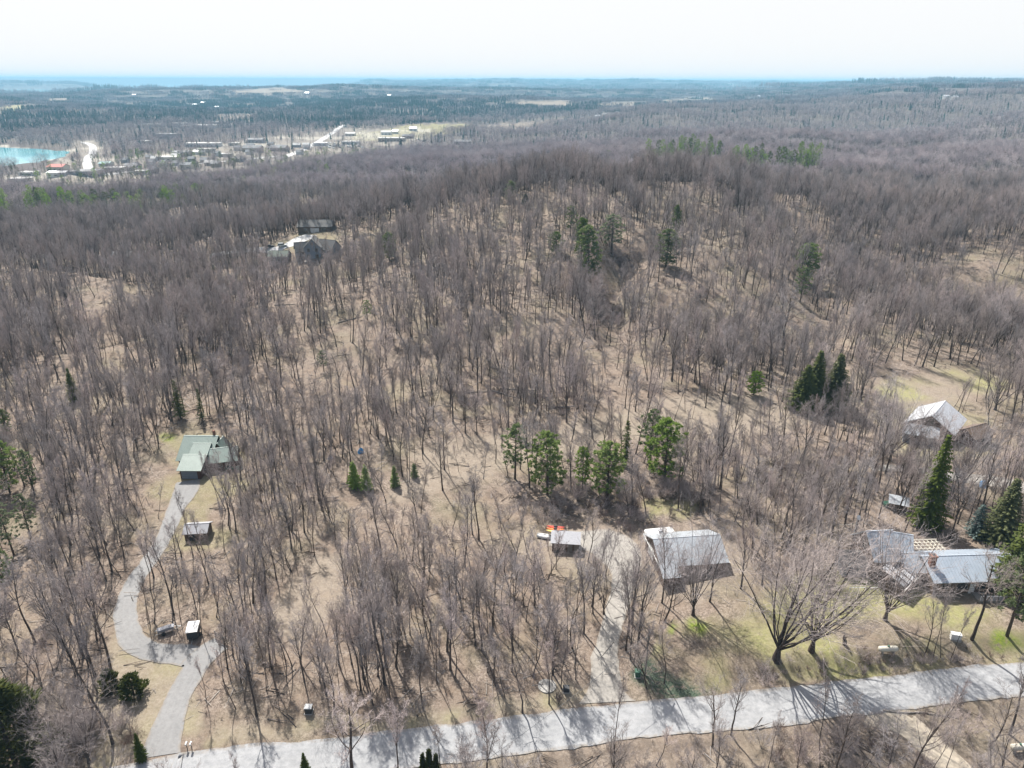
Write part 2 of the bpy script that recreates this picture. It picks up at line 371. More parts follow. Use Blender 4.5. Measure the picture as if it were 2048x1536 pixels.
FIELDS_FAR = [[(0, 212), (50, 208), (48, 226), (0, 226)], [(90, 198), (145, 197), (140, 205), (95, 207)], [(430, 231), (520, 228), (500, 240), (440, 241)],
              [(470, 181), (560, 175), (620, 184), (540, 190), (480, 188)], [(1010, 205), (1130, 200), (1150, 212), (1030, 214)], [(1180, 210), (1260, 203), (1300, 208), (1190, 216)], [(1200, 230), (1240, 226), (1240, 236), (1205, 238)], [(1310, 200), (1420, 195), (1430, 204), (1330, 207)]]
EVERG = [(0, 290), (60, 262), (250, 258), (330, 245), (500, 255), (640, 258), (880, 245), (1120, 230), (1250, 225), (1120, 205), (700, 195), (400, 200), (200, 215), (0, 230)]

# polar ground mesh, fine ahead of the camera and coarse behind it
az = np.concatenate([np.arange(-180, -50, 5.0), np.arange(-50, 50, 0.25), np.arange(50, 180, 5.0)])
rr = [6.0]
while rr[-1] < 42000: rr.append(rr[-1] * (1.0085 if 60 < rr[-1] < 900 else 1.016 if rr[-1] < 6000 else 1.04) if rr[-1] >= 60 else rr[-1] * 1.15)
rr = np.array(rr)
RR, AZ = np.meshgrid(rr, np.radians(az), indexing='ij')
GX = RR * np.sin(AZ); GY = RR * np.cos(AZ); GZ = H(GX, GY)
nr, na = RR.shape
verts = np.stack([GX.ravel(), GY.ravel(), GZ.ravel()], 1)
i = np.arange(nr - 1)[:, None] * na; j = np.arange(na)[None, :]; j2 = (j + 1) % na
faces = np.stack([(i + j), (i + na + j), (i + na + j2), (i + j2)], -1).reshape(-1, 4)
me = bpy.data.meshes.new('ground')
me.vertices.add(len(verts) + 1); me.vertices.foreach_set('co', np.vstack([verts, [[0, 0, float(H(0, 0))]]]).ravel())
c = len(verts); cen = np.stack([np.full(na, c), np.arange(na), (np.arange(na) + 1) % na], 1)
nq = len(faces)
me.loops.add(nq * 4 + na * 3); me.loops.foreach_set('vertex_index', np.concatenate([faces.ravel(), cen.ravel()]))
me.polygons.add(nq + na)
me.polygons.foreach_set('loop_start', np.concatenate([np.arange(nq) * 4, nq * 4 + np.arange(na) * 3]))
me.polygons.foreach_set('loop_total', np.concatenate([np.full(nq, 4), np.full(na, 3)]))
me.polygons.foreach_set('use_smooth', np.ones(nq + na, bool))
me.update(); me.validate()
ju = fbm(GX / 9, GY / 9, 3).ravel(); jv = fbm(GX / 9 + 40, GY / 9 + 7, 3).ravel()
gu, gv, gd = proj(GX.ravel(), GY.ravel(), GZ.ravel())
k = 900 / np.maximum(gd, 50) + 1.2
gu2 = gu + ju * 2.4 * k * 6; gv2 = gv + jv * 1.2 * k * 3.2
front = gd > 20
def zone(*polys):
    m_ = np.zeros(len(gu2), bool)
    for p in polys: m_ |= inpoly(gu2, gv2, p)
    return (m_ & front).astype(float)
def blur(a, n=1):
    a = a.reshape(nr, na).copy()
    for _ in range(n):
        a = (a + np.roll(a, 1, 1) + np.roll(a, -1, 1) + np.vstack([a[:1], a[:-1]]) + np.vstack([a[1:], a[-1:]])) / 5
    return a.ravel()
rflat = np.hypot(GX, GY).ravel()
grass = zone(LAWN, FIELD_R) * np.clip(.38 + 1.9 * fbm(GX.ravel() / 8, GY.ravel() / 8, 3), 0, 1) + zone([(1560, 1290), (1640, 1190), (1740, 1190), (1720, 1260), (1660, 1310)]) * .35
grass += zone(GREENFIELD, FIELDS_FAR[0]) * .75 + zone(LEFTLAWN, VERGE) * (.12 + .8 * np.maximum(0, vnoise(GX.ravel() / 3, GY.ravel() / 3)))
grass += zone(BARNYARD, TOPHOUSE, GHOUSE) * .35 + zone([(1320, 1000), (1400, 1005), (1400, 1035), (1330, 1040)]) * .7
bright = zone([(1365, 1238), (1400, 1236), (1408, 1258), (1385, 1262), (1370, 1250)], [(1308, 1255), (1325, 1253), (1330, 1275), (1315, 1280)], [(1690, 1148), (1725, 1142), (1725, 1160), (1695, 1162)], [(1985, 1268), (2020, 1262), (2040, 1290), (2010, 1305)], [(325, 862), (360, 862), (350, 880), (330, 880)], [(1795, 1290), (1830, 1290), (1850, 1310), (1820, 1312)])
dry = zone(GLADE, VERGE, OPEN_R, OPEN_MID, LEFTLAWN) * .9 + zone(HILLBARE) * .45 + zone(TANFIELD, *FIELDS_FAR) * .6 + zone(FIELD_R, BARNYARD, YARD) * .7
dry = np.clip(dry + .35 * zone(BELOW), 0, 1)
far = sm(550, 1000, rflat) * (1 - np.clip(zone(GREENFIELD, TANFIELD, *FIELDS_FAR) + .35 * zone(TOWN), 0, 1))
ivy = zone([(1228, 1345), (1262, 1308), (1330, 1330), (1360, 1360), (1398, 1382), (1330, 1395), (1290, 1385)])
sandy = zone(TOWN) * .25 * (1 + 1.5 * (vnoise(GX.ravel() / 60, GY.ravel() / 60) > .12)) + zone([(0, 290), (60, 300), (112, 312), (112, 322), (60, 306), (0, 297)])
for nm, a in (('grass', blur(grass)), ('bright', blur(bright)), ('dry', blur(dry, 2)), ('farwood', far), ('ivy', blur(ivy)), ('sandy', sandy)):
    at_ = me.attributes.new(nm, 'FLOAT', 'POINT'); at_.data.foreach_set('value', np.append(np.clip(a, 0, 1), 0).astype(np.float32))
gm = bpy.data.materials.new('woodland_ground'); gm.use_nodes = True
t = gm.node_tree; N = t.nodes; L = t.links; P = N['Principled BSDF']
P.inputs['Roughness'].default_value = .95; P.inputs['Specular IOR Level'].default_value = .1
geo = N.new('ShaderNodeNewGeometry')
def noise(scale, detail=4, rough=.6, dist=0.0):
    n = N.new('ShaderNodeTexNoise'); n.inputs['Scale'].default_value = scale; n.inputs['Detail'].default_value = detail; n.inputs['Roughness'].default_value = rough
    n.inputs['Distortion'].default_value = dist
    L.new(geo.outputs['Position'], n.inputs['Vector']); return n.outputs['Fac']
def ramp(src, a, b):
    m_ = N.new('ShaderNodeMapRange'); m_.inputs[1].default_value = a; m_.inputs[2].default_value = b; L.new(src, m_.inputs[0]); return m_.outputs[0]
def mixc(f, A, B, mode='MIX'):
    m_ = N.new('ShaderNodeMix'); m_.data_type = 'RGBA'; m_.blend_type = mode
    for s_, v_ in ((f, 'Factor'), (A, 'A'), (B, 'B')):
        if isinstance(s_, tuple): m_.inputs[v_].default_value = (*s_, 1)
        elif isinstance(s_, float): m_.inputs[v_].default_value = s_
        else: L.new(s_, m_.inputs[v_])
    return m_.outputs['Result']
def attr(nm):
    a = N.new('ShaderNodeAttribute'); a.attribute_name = nm; return a.outputs['Fac']
def mulv(a, b):
    m_ = N.new('ShaderNodeMath'); m_.operation = 'MULTIPLY'
    L.new(a, m_.inputs[0])
    if isinstance(b, float): m_.inputs[1].default_value = b
    else: L.new(b, m_.inputs[1])
    return m_.outputs[0]
leaf = mixc(ramp(noise(2.6, 6, .85), .43, .57), (.130, .098, .078), (.370, .300, .238))
leaf = mixc(ramp(noise(.16, 4), .42, .66), leaf, mixc(ramp(noise(1.1, 5, .7), .4, .6), (.20, .145, .108), (.31, .24, .18)))
leaf = mixc(mulv(ramp(noise(5.5, 3, .8, .6), .56, .70), .75), leaf, (.085, .062, .050))
leaf = mixc(mulv(ramp(noise(9, 2, .8, 1.2), .60, .68), .6), leaf, (.56, .47, .37))
leaf = mixc(mulv(ramp(noise(.55, 5, .75), .50, .60), .7), leaf, (.125, .095, .076))
leaf = mixc(mulv(ramp(noise(.05, 3), .50, .68), .4), leaf, (.23, .21, .125))
dryc = mixc(ramp(noise(1.8, 6, .75), .38, .62), (.26, .213, .16), (.40, .342, .268))
c1 = mixc(mulv(attr('dry'), .65), leaf, dryc)
gr = mixc(ramp(noise(2.2, 5, .7), .35, .65), (.225, .230, .085), (.38, .345, .175))
c2 = mixc(mulv(attr('grass'), ramp(noise(.7, 5, .7), .15, .55)), c1, gr)
c3 = mixc(mulv(attr('bright'), ramp(noise(1.3, 4), .3, .5)), c2, mixc(ramp(noise(3, 4), .4, .6), (.14, .20, .03), (.24, .28, .05)))
c4 = mixc(mulv(attr('ivy'), ramp(noise(1.2, 5, .7), .36, .50)), c3, mixc(ramp(noise(4, 4), .4, .6), (.045, .068, .040), (.12, .145, .105)))
fw = mixc(ramp(noise(.012, 5), .35, .65), (.105, .085, .083), (.165, .140, .115))
c5 = mixc(attr('farwood'), c4, fw)
c6 = mixc(attr('sandy'), c5, (.50, .46, .38))
L.new(mixc(1.0, c6, (.69, .695, .715), 'MULTIPLY'), P.inputs['Base Color'])
bp = N.new('ShaderNodeBump'); bp.inputs['Strength'].default_value = .55; bp.inputs['Distance'].default_value = .14
L.new(noise(2.4, 6, .8), bp.inputs['Height']); L.new(bp.outputs[0], P.inputs['Normal'])
me.materials.append(gm)
ground = bpy.data.objects.new('ground', me); COL.objects.link(ground)
tag(ground, 'tan leaf-littered rolling ground with patches of lawn and dry field', 'ground', kind='structure')

# the lake: one level sheet showing wherever the land dips below it
wm = bpy.data.materials.new('lake_water'); wm.use_nodes = True
t = wm.node_tree; N = t.nodes; L = t.links; P = N['Principled BSDF']
geo = N.new('ShaderNodeNewGeometry')
P.inputs['Roughness'].default_value = .08; P.inputs['IOR'].default_value = 1.33
wcol = mixc(ramp(noise(.006, 3), .35, .65), (.08, .30, .35), (.18, .43, .45))
L.new(wcol, P.inputs['Base Color'])
mb = MB(); mb.add([(-41000, 300, -28), (41000, 300, -28), (41000, 41000, -28), (-41000, 41000, -28)], [(0, 1, 2, 3)])
tag(mb.build('lake_water', wm), 'turquoise bay by the town and pale open lake beyond', 'lake', kind='structure')

# ---------------------------------------------------------------- roads
def surf(name, ca, cb, sc, tread=None, rough=.9):
    m_ = bpy.data.materials.new(name); m_.use_nodes = True
    global t, N, L, geo
    t = m_.node_tree; N = t.nodes; L = t.links; P = N['Principled BSDF']; P.inputs['Roughness'].default_value = rough; P.inputs['Specular IOR Level'].default_value = .25
    geo = N.new('ShaderNodeNewGeometry')
    c = mixc(ramp(noise(sc, 6, .75), .36, .64), ca, cb)
    c = mixc(mulv(ramp(noise(.10, 4), .45, .70), .45), c, tuple(q * .80 for q in ca))
    c = mixc(mulv(ramp(noise(7, 3, .8), .55, .70), .35), c, tuple(q * .62 for q in ca))
    if tread:
        uv = N.new('ShaderNodeAttribute'); uv.attribute_name = 'across'
        w_ = N.new('ShaderNodeMath'); w_.operation = 'SINE'; mm = mulv(uv.outputs['Fac'], 12.566)
        L.new(mm, w_.inputs[0])
        c = mixc(mulv(ramp(w_.outputs[0], .2, 1.0), .35), c, tread)
        # frayed rim: leaves and grit creep over the edge
        e = N.new('ShaderNodeMath'); e.operation = 'ABSOLUTE'; L.new(uv.outputs['Fac'], e.inputs[0])
        rim = mulv(ramp(e.outputs[0], .80, 1.0), ramp(noise(1.3, 5, .7), .40, .55))
        c = mixc(mulv(rim, .8), c, (.27, .225, .175))
    L.new(mixc(1.0, c, (.72, .72, .73), 'MULTIPLY'), P.inputs['Base Color'])
    b = N.new('ShaderNodeBump'); b.inputs['Strength'].default_value = .3; b.inputs['Distance'].default_value = .03
    L.new(noise(6, 4), b.inputs['Height']); L.new(b.outputs[0], P.inputs['Normal'])
    return m_
M['road'] = surf('pale_worn_asphalt', (.28, .284, .288), (.41, .41, .41), 1.1, (.39, .39, .385))
M['drive'] = surf('grey_driveway_asphalt', (.225, .222, .217), (.30, .295, .287), 1.6, (.285, .28, .275))
M['gravel'] = surf('pale_gravel', (.28, .26, .232), (.42, .39, .345), 1.2, (.34, .315, .28))
M['sandtrack'] = surf('sandy_track', (.42, .36, .28), (.54, .47, .37), 1.0, (.48, .41, .32))
M['farroad'] = surf('distant_pale_road', (.50, .49, .47), (.56, .55, .53), .1)

def smoothline(pts, step):
    P_ = np.array(pts, float); n = len(P_)
    out = []
    for k in range(n - 1):
        p0 = P_[max(k - 1, 0)]; p1 = P_[k]; p2 = P_[k + 1]; p3 = P_[min(k + 2, n - 1)]
        m_ = max(2, int(np.linalg.norm((p2 - p1)[:2]) / step))
        for q in range(m_):
            s_ = q / m_
            out.append(.5 * ((2 * p1) + (-p0 + p2) * s_ + (2 * p0 - 5 * p1 + 4 * p2 - p3) * s_ ** 2 + (-p0 + 3 * p1 - 3 * p2 + p3) * s_ ** 3))
    out.append(P_[-1]); return np.array(out)
ROADS = []
def ribbon(name, pts, m, label, cat='road', lift=.06, step=1.2, jag=.18, nx=6, world=False):
    W = [(*at(u, v)[:2], wd) if not world else (u, v, wd) for u, v, wd in pts]
    L_ = smoothline(W, step)
    P2 = L_[:, :2]; wd = L_[:, 2]
    tg = np.gradient(P2, axis=0); tg /= np.linalg.norm(tg, axis=1)[:, None]; nn = np.stack([-tg[:, 1], tg[:, 0]], 1)
    n = len(P2)
    cols = []
    for q in range(nx + 1):
        s_ = q / nx * 2 - 1
        jj = 0
        if q in (0, nx): jj = jag * 2 * vnoise(P2[:, 0] / 1.1 + 5 * q, P2[:, 1] / 1.1) + jag * 2 * vnoise(P2[:, 0] / 4 + q, P2[:, 1] / 4)
        cols.append(P2 + nn * ((wd * .5) * s_ + jj * (1 if s_ > 0 else -1))[:, None])
    C_ = np.stack(cols, 1).reshape(-1, 2)
    Z = H(C_[:, 0], C_[:, 1]) + lift
    fs = [(a * (nx + 1) + b, a * (nx + 1) + b + 1, (a + 1) * (nx + 1) + b + 1, (a + 1) * (nx + 1) + b) for a in range(n - 1) for b in range(nx)]
    me = bpy.data.meshes.new(name); me.from_pydata(np.column_stack([C_, Z]).tolist(), [], fs); me.materials.append(M[m])
    at_ = me.attributes.new('across', 'FLOAT', 'POINT'); at_.data.foreach_set('value', np.tile(np.linspace(-1, 1, nx + 1), n).astype(np.float32))
    me.polygons.foreach_set('use_smooth', [True] * len(me.polygons)); me.update()
    o = bpy.data.objects.new(name, me); COL.objects.link(o); tag(o, label, cat, kind='structure')
    ROADS.append((P2, wd)); return o
# main road through the foreground (its middle line follows road_mid), extended past both sides
mr = [(-150, float(y_road(-150)), 6.4)] + [(x, y, 6.4) for x, y in road_w] + [(190, float(y_road(190)), 6.4)]
ribbon('road', mr, 'road', 'pale sunlit asphalt road crossing the foreground', world=True, lift=.10, nx=10, jag=.22)
ribbon('driveway', [(318, 1512, 6.0), (336, 1452, 4.2), (360, 1388, 4.0), (390, 1335, 4.2), (388, 1314, 4.6), (352, 1308, 4.4), (300, 1302, 3.9), (262, 1276, 3.9), (250, 1220, 3.8), (266, 1170, 3.5), (300, 1120, 3.4), (330, 1070, 3.2), (352, 1020, 4), (370, 985, 5.4), (376, 962, 5.0)],
       'drive', 'grey asphalt driveway curving up to the green roofed house', 'driveway', lift=.07)
ribbon('driveway_spur', [(385, 1335, 5), (412, 1308, 4.6), (442, 1287, 3.8)], 'drive', 'short grey driveway spur ending at the wooden rail gate', 'driveway', lift=.075)
ribbon('gravel_driveway', [(1216, 1405, 9), (1212, 1380, 5.8), (1210, 1320, 4.2), (1222, 1260, 3.8), (1238, 1200, 4.0), (1248, 1150, 5.0), (1240, 1115, 9), (1215, 1088, 10), (1160, 1080, 6.5), (1100, 1075, 6)],
       'gravel', 'pale gravel driveway leading to the metal roofed barn', 'driveway', lift=.07)
ribbon('sandy_track', [(1745, 1408, 9), (1800, 1440, 5.5), (1850, 1480, 5.0), (1900, 1530, 5), (1960, 1590, 5)], 'sandtrack', 'pale sandy track dropping away below the road', 'track', lift=.05)
ribbon('farm_track', [(1740, 935, 3), (1830, 940, 3.5), (1920, 955, 5), (2000, 965, 6), (2090, 985, 6)], 'gravel', 'pale farm track below the white roofed barn', 'track', lift=.07)
ribbon('hilltop_drive', [(420, 512, 4), (500, 500, 4), (560, 497, 5), (600, 480, 9), (622, 470, 9)], 'farroad', 'pale drive to the grey hilltop house', 'driveway', lift=.12)
ribbon('highway', [(186, 356, 12), (174, 325, 12), (186, 305, 12), (183, 291, 11), (166, 284, 10)], 'farroad', 'pale highway curving past the bay', 'highway', lift=.35, step=8, jag=.1)
ribbon('town_road', [(560, 318, 14), (600, 302, 14), (640, 282, 14), (662, 268, 13), (690, 250, 12)], 'farroad', 'pale straight road leaving the town', 'road', lift=.4, step=8, jag=.1)
ribbon('main_street', [(190, 350, 12), (300, 340, 11), (420, 325, 11), (560, 312, 11)], 'farroad', 'pale street through the town', 'street', lift=.36, step=8, jag=.1)
def near_road(x, y, margin):
    m_ = np.zeros(np.shape(x), bool)
    for P2, wd in ROADS:
        for a in range(0, len(P2), 2):
            m_ |= (x - P2[a, 0]) ** 2 + (y - P2[a, 1]) ** 2 < (wd[a] * .5 + margin) ** 2
    return m_
# ================================================================ TREES
def unit(v):
    return v / (np.linalg.norm(v) + 1e-9)
def bare(seed, Ht, r0, kind):
    """a leafless hardwood: trunk + limbs in one mesh, branches and twigs in another"""
    rs = random.Random(seed); T = MB(); C = MB()
    P = dict(forest=dict(clear=.40, n1=12, a1=(20, 46), l1=.32, n2=7, n3=7, n4=6, fork=.5, up=.20),
             pole=dict(clear=.50, n1=9, a1=(18, 38), l1=.22, n2=6, n3=5, n4=5, fork=.2, up=.22),
             oak=dict(clear=.38, n1=11, a1=(35, 65), l1=.34, n2=7, n3=7, n4=6, fork=.3, up=.10),
             round=dict(clear=.28, n1=15, a1=(14, 52), l1=.43, n2=8, n3=6, n4=5, fork=.3, up=.12),
             crook=dict(clear=.25, n1=10, a1=(30, 62), l1=.38, n2=7, n3=6, n4=5, fork=.3, up=.06),
             maple=dict(clear=.075, n1=17, a1=(3, 34), l1=.82, n2=10, n3=6, n4=4, fork=0, up=.05),
             clump=dict(clear=.04, n1=6, a1=(6, 22), l1=.80, n2=8, n3=6, n4=5, fork=0, up=.06),
             shrub=dict(clear=.02, n1=12, a1=(18, 58), l1=.75, n2=7, n3=5, n4=3, fork=0, up=.10))[kind]
    def grow(p, d, ln, r, lv):
        seg = {0: 9, 1: 7, 2: 4, 3: 2, 4: 1}[lv]; sides = {0: 7, 1: 5, 2: 4, 3: 3, 4: 3}[lv]
        if lv == 4:
            d = unit(d + np.array([0, 0, .25])); C.cone(p, p + d * ln, r); return
        pts = [p]; d = np.array(d); wob = {0: .015 if kind == 'maple' else .13 if kind == 'crook' else .05, 1: .085 if kind in ('maple', 'clump') else .12, 2: .15, 3: .24}[lv]
        for k in range(seg):
            d = unit(d + np.array([rs.gauss(0, wob), rs.gauss(0, wob), rs.gauss(0, wob * .6) + (P['up'] if lv in (1, 2) else .10 if lv == 3 else .02)]))
            pts.append(pts[-1] + d * ln / seg)
        end = .28 if lv == 0 else .22
        rad = [max(r * (1 - (1 - end) * k / seg), .006) for k in range(seg + 1)]
        if lv == 0: rad[0] *= 1.35
        (T if lv < 2 else C).tube(pts, rad, sides, cap=False)
        n = (P['n1'], P['n2'], P['n3'], P['n4'])[lv]
        st = {0: P['clear'] / .86, 1: .22 if kind not in ('maple', 'clump', 'shrub') else .30, 2: .15, 3: .10}[lv]
        if kind in ('maple', 'clump', 'shrub') and lv == 0: st = .65
        for k in range(n):
            t_ = st + (1 - st) * (k + rs.random() * .9) / n
            if k == n - 1: t_ = 1.0
            f = t_ * seg; i0 = min(int(f), seg - 1); q = pts[i0] + (pts[i0 + 1] - pts[i0]) * (f - i0)
            dd = unit(pts[i0 + 1] - pts[i0])
            ax = unit(np.cross(dd, [rs.gauss(0, 1), rs.gauss(0, 1), rs.gauss(0, 1)]))
            if lv == 0:
                az_ = k * 2.4 + rs.random(); ax = unit(np.cross(dd, [math.cos(az_), math.sin(az_), 0]))
            an = R(rs.uniform(*P['a1'])) if lv == 0 else R(rs.uniform(24, 52)) if lv == 1 else R(rs.uniform(25, 60))
            nd = dd * math.cos(an) + np.cross(ax, dd) * math.sin(an)
            if lv == 0: l2 = Ht * P['l1'] * (1.15 - .55 * t_ if kind in ('forest', 'pole', 'oak', 'crook', 'round') else 1) * (rs.uniform(.55, 1.1) if kind == 'maple' else rs.uniform(.78, 1.1))
            elif lv == 1: l2 = ln * (.46 - .18 * t_) * rs.uniform(.7, 1.25)
            elif lv == 2: l2 = ln * (.52 - .15 * t_) * rs.uniform(.7, 1.25)
            else: l2 = max(.35, ln * .50) * rs.uniform(.6, 1.3)
            f0 = 1 - (1 - end) * t_
            r2 = r * f0 * ((.52 if kind in ('forest', 'pole', 'oak', 'crook', 'round') else .50) if lv == 0 else .50 if lv == 1 else .55)
            r2 = max(r2, {1: .022, 2: .0145, 3: .0105, 4: .0092}[lv + 1])
            grow(q, nd, l2, r2, lv + 1)
    if kind in ('maple', 'clump', 'shrub'):
        grow(np.array([0, 0, -.3]), np.array([0, 0, 1.0]), Ht * P['clear'] * 1.6 + .3, r0, 0)
    else:
        grow(np.array([0, 0, -.4]), unit(np.array([rs.gauss(0, .03), rs.gauss(0, .03), 1.0])), Ht * .86, r0, 0)
    return T, C

def mid_tree(seed, Ht, nb=14, nt=150, rr_=.07, w=.26, clear=.42, ln=1.9):
    """crown of short twigs filling a dome, limbs and trunk below in a second mesh"""
    rs = random.Random(seed); T = MB(); B = MB()
    T.tube([(0, 0, -.5), (rs.gauss(0, .3), rs.gauss(0, .3), Ht * .75)], [.22, .09], 3, cap=False)
    hs = Ht * (1 - clear) * .5; cz = Ht * clear + hs; W = Ht * w; sq = rs.uniform(.8, 1.2)
    for k in range(nb):
        a = k * 2.4 + rs.random(); f = rs.uniform(.35, .62); p = (0, 0, Ht * f); rr2 = W * rs.uniform(.45, .85)
        T.cone(p, (math.cos(a) * rr2, math.sin(a) * rr2, Ht * f + rr2 * rs.uniform(1.0, 1.7)), .10)
    for k in range(nt):
        a = rs.random() * 6.283; ph = math.acos(1 - 1.75 * rs.random() ** 1.25); q = rs.random() ** .38
        p = np.array([math.cos(a) * math.sin(ph) * W * q, math.sin(a) * math.sin(ph) * W * q * sq, cz + math.cos(ph) * hs * q])
        d = unit(np.array([math.cos(a) * .6 * q, math.sin(a) * .6 * q, .75]) + np.array([rs.gauss(0, .42), rs.gauss(0, .42), rs.gauss(0, .3)]))
        B.cone(p, p + d * ln * rs.uniform(.6, 1.3), rr_)
    return T, B
def far_patch(seed, n, size, Ht, dens=9, conif=0.0, hs=1.0):
    rs = random.Random(seed); B = MB()
    for k in range(n):
        x, y = rs.uniform(-size / 2, size / 2), rs.uniform(-size / 2, size / 2); h = Ht * rs.uniform(.75, 1.15)
        if rs.random() < conif:
            for m_ in range(3):
                z0 = h * (.12 + .26 * m_); r = h * (.17 - .04 * m_); a = rs.random() * 3
                for s_ in range(4):
                    a1 = a + s_ * 1.5708; a2 = a1 + 1.5708
                    B.tri((x + r * math.cos(a1), y + r * math.sin(a1), z0), (x + r * math.cos(a2), y + r * math.sin(a2), z0), (x, y, z0 + h * .42))
        else:
            B.tube([(x, y, -2), (x, y, h * .55)], [.3, .15], 3, cap=False)
            for m_ in range(dens):
                a = rs.random() * 6.28; an = R(rs.uniform(4, 50)); p = (x, y, h * rs.uniform(.28, .6)); l = h * rs.uniform(.32, .45)
                B.cone(p, (x + math.cos(a) * math.sin(an) * l, y + math.sin(a) * math.sin(an) * l, p[2] + math.cos(an) * l), .32 * hs)
    return B

def spruce(seed, Ht, Rd, dense=1.0, droop=.32, low=.05, gap=.34):
    rs = random.Random(seed); T = MB(); C = MB()
    T.tube([(0, 0, -.3), (rs.gauss(0, .05), 0, Ht * .5), (0, 0, Ht * .98)], [Ht * .013 + .04, Ht * .009, .02], 6)
    z = Ht * low
    lop = [rs.uniform(.8, 1.12) for _ in range(8)]
    while z < Ht * .985:
        f = z / Ht; L_ = Rd * ((1 - f) ** .85) * (1 if f > .12 else .75) + .10
        nb = max(4, int((5 + 4 * (1 - f)) * dense)); a0 = rs.random() * 6.28
        for k in range(nb):
            a = a0 + k * 6.283 / nb + rs.gauss(0, .15); l = L_ * rs.uniform(.72, 1.12) * lop[int(a / .7854) % 8]
            dx, dy = math.cos(a), math.sin(a); zz = z + rs.gauss(0, .1)
            n = max(2, int(l / .26))
            for m_ in range(n):
                s_ = (m_ + .6) / n; x = dx * l * s_; y = dy * l * s_; zc = zz - droop * l * s_ * (1.1 - .5 * s_) * (1 - .6 * f) + .25 * l * s_ * f
                for q in range(2):
                    side = 1 if q else -1; wd = (.16 + .30 * (1 - s_)) * rs.uniform(.7, 1.4) * min(1.2, .5 + l / 3)
                    C.tri((x - dx * .12, y - dy * .12, zc + .07), (x + dx * .26, y + dy * .26, zc - rs.uniform(.0, .10)),
                          (x - dy * wd * side + dx * .10, y + dx * wd * side + dy * .10, zc - rs.uniform(.06, .30)))
        z += gap * (.75 + .5 * rs.random()) * (1.15 - .45 * f)
    return T, C
def pine(seed, Ht, Rd, base=.22, puffs=150, loose=1.0):
    rs = random.Random(seed); T = MB(); C = MB()
    top = (rs.gauss(0, .3), rs.gauss(0, .3), Ht * .95)
    T.tube([(0, 0, -.3), (top[0] * .4, top[1] * .4, Ht * .5), top], [Ht * .016 + .05, Ht * .011, .04], 7)
    for k in range(puffs):
        f = base + (1 - base) * (k + rs.random()) / puffs
        prof = math.sin(min(1, (1 - f) / (1 - base) * 1.08 + .10) * 2.3) ** .8 if f < .97 else .12
        a = rs.random() * 6.28; rr_ = Rd * max(.1, prof) * rs.uniform(.35, 1.05); z = Ht * f
        p = np.array([math.cos(a) * rr_ + top[0] * f, math.sin(a) * rr_ + top[1] * f, z + .22 * rr_])
        if rr_ > .5 * Rd * prof: T.cone((top[0] * f, top[1] * f, z - .15 * rr_), tuple(p), .03 + .01 * rr_)
        pr = rs.uniform(.40, .72) * loose * (Ht / 13) ** .5
        for m_ in range(26):
            d = unit(np.array([rs.gauss(0, 1), rs.gauss(0, 1), rs.gauss(.3, .6)])); e = unit(np.cross(d, [rs.gauss(0, 1), rs.gauss(0, 1), rs.gauss(0, 1)]))
            b = p + d * pr * rs.uniform(.0, .4); q = b + d * pr * rs.uniform(.5, .9)
            C.tri(b - e * .13, b + e * .13, q)
    return T, C
def cedar(seed, Ht, Rd, n=1900, taper=.7):
    rs = random.Random(seed); T = MB(); C = MB()
    T.tube([(0, 0, -.3), (0, 0, Ht * .8)], [.12, .04], 6)
    for k in range(n):
        f = rs.random() ** 1.1; prof = (1 - f) ** taper * min(1, .55 + f * 3); a = rs.random() * 6.28
        bl = .85 + .25 * math.sin(a * 3 + f * 9 + seed); r = Rd * prof * bl * (rs.random() ** .35); z = Ht * (.02 + .96 * f)
        p = np.array([math.cos(a) * r, math.sin(a) * r, z]); d = unit(np.array([math.cos(a) * .7, math.sin(a) * .7, rs.uniform(.4, 1.4)]))
        e = unit(np.cross(d, [rs.gauss(0, 1), rs.gauss(0, 1), .3])); s_ = rs.uniform(.18, .36) * (Ht / 6) ** .35
        C.tri(p - e * s_ * .45, p + e * s_ * .45, p + d * s_ * 1.4)
    return T, C

def variants(base, fn, specs, cm):
    out = []
    for k, a in enumerate(specs):
        T, C = fn(*a); out.append((T.mesh(base + '_trunk', 'trunk', True), C.mesh(base + '_crown', cm if isinstance(cm, str) else cm[k % len(cm)]), a[1]))
    return out
V = {}
V['forest'] = variants('hardwood', bare, [(11, 18, .20, 'forest'), (12, 17, .17, 'forest'), (13, 19, .23, 'forest'), (14, 16, .16, 'forest'), (15, 18.5, .21, 'oak'), (16, 17.5, .18, 'forest'), (17, 18, .22, 'oak'), (111, 15, .20, 'crook'), (112, 14, .17, 'crook'), (113, 20, .21, 'forest')], ['twig', 'twig', 'twig', 'twig_red', 'twig'])
V['round'] = variants('round_hardwood', bare, [(121, 16, .21, 'round'), (122, 15, .19, 'round'), (123, 17, .23, 'round'), (124, 14, .18, 'round')], ['twig', 'twig', 'twig_red', 'twig'])
V['oak'] = variants('spreading_hardwood', bare, [(18, 17, .22, 'oak'), (19, 16, .24, 'oak')], ['twig', 'twig_red'])
V['pole'] = variants('pole_hardwood', bare, [(21, 14, .09, 'pole'), (22, 15.5, .10, 'pole'), (23, 13, .08, 'pole'), (24, 16, .11, 'pole')], ['twig', 'twig_red', 'twig', 'twig'])
V['maple'] = variants('maple', bare, [(31, 17, .44, 'maple'), (34, 16, .40, 'maple'), (33, 15, .36, 'maple')], ['twig', 'twig', 'twig'])
V['clump'] = variants('clump_hardwood', bare, [(41, 13, .20, 'clump'), (42, 14, .22, 'clump')], ['twig', 'twig_red'])
V['shrub'] = variants('shrub', bare, [(51, 4.5, .09, 'shrub'), (52, 3.6, .07, 'shrub'), (53, 5.5, .10, 'shrub')], ['twig', 'dark_shrub', 'twig_red'])
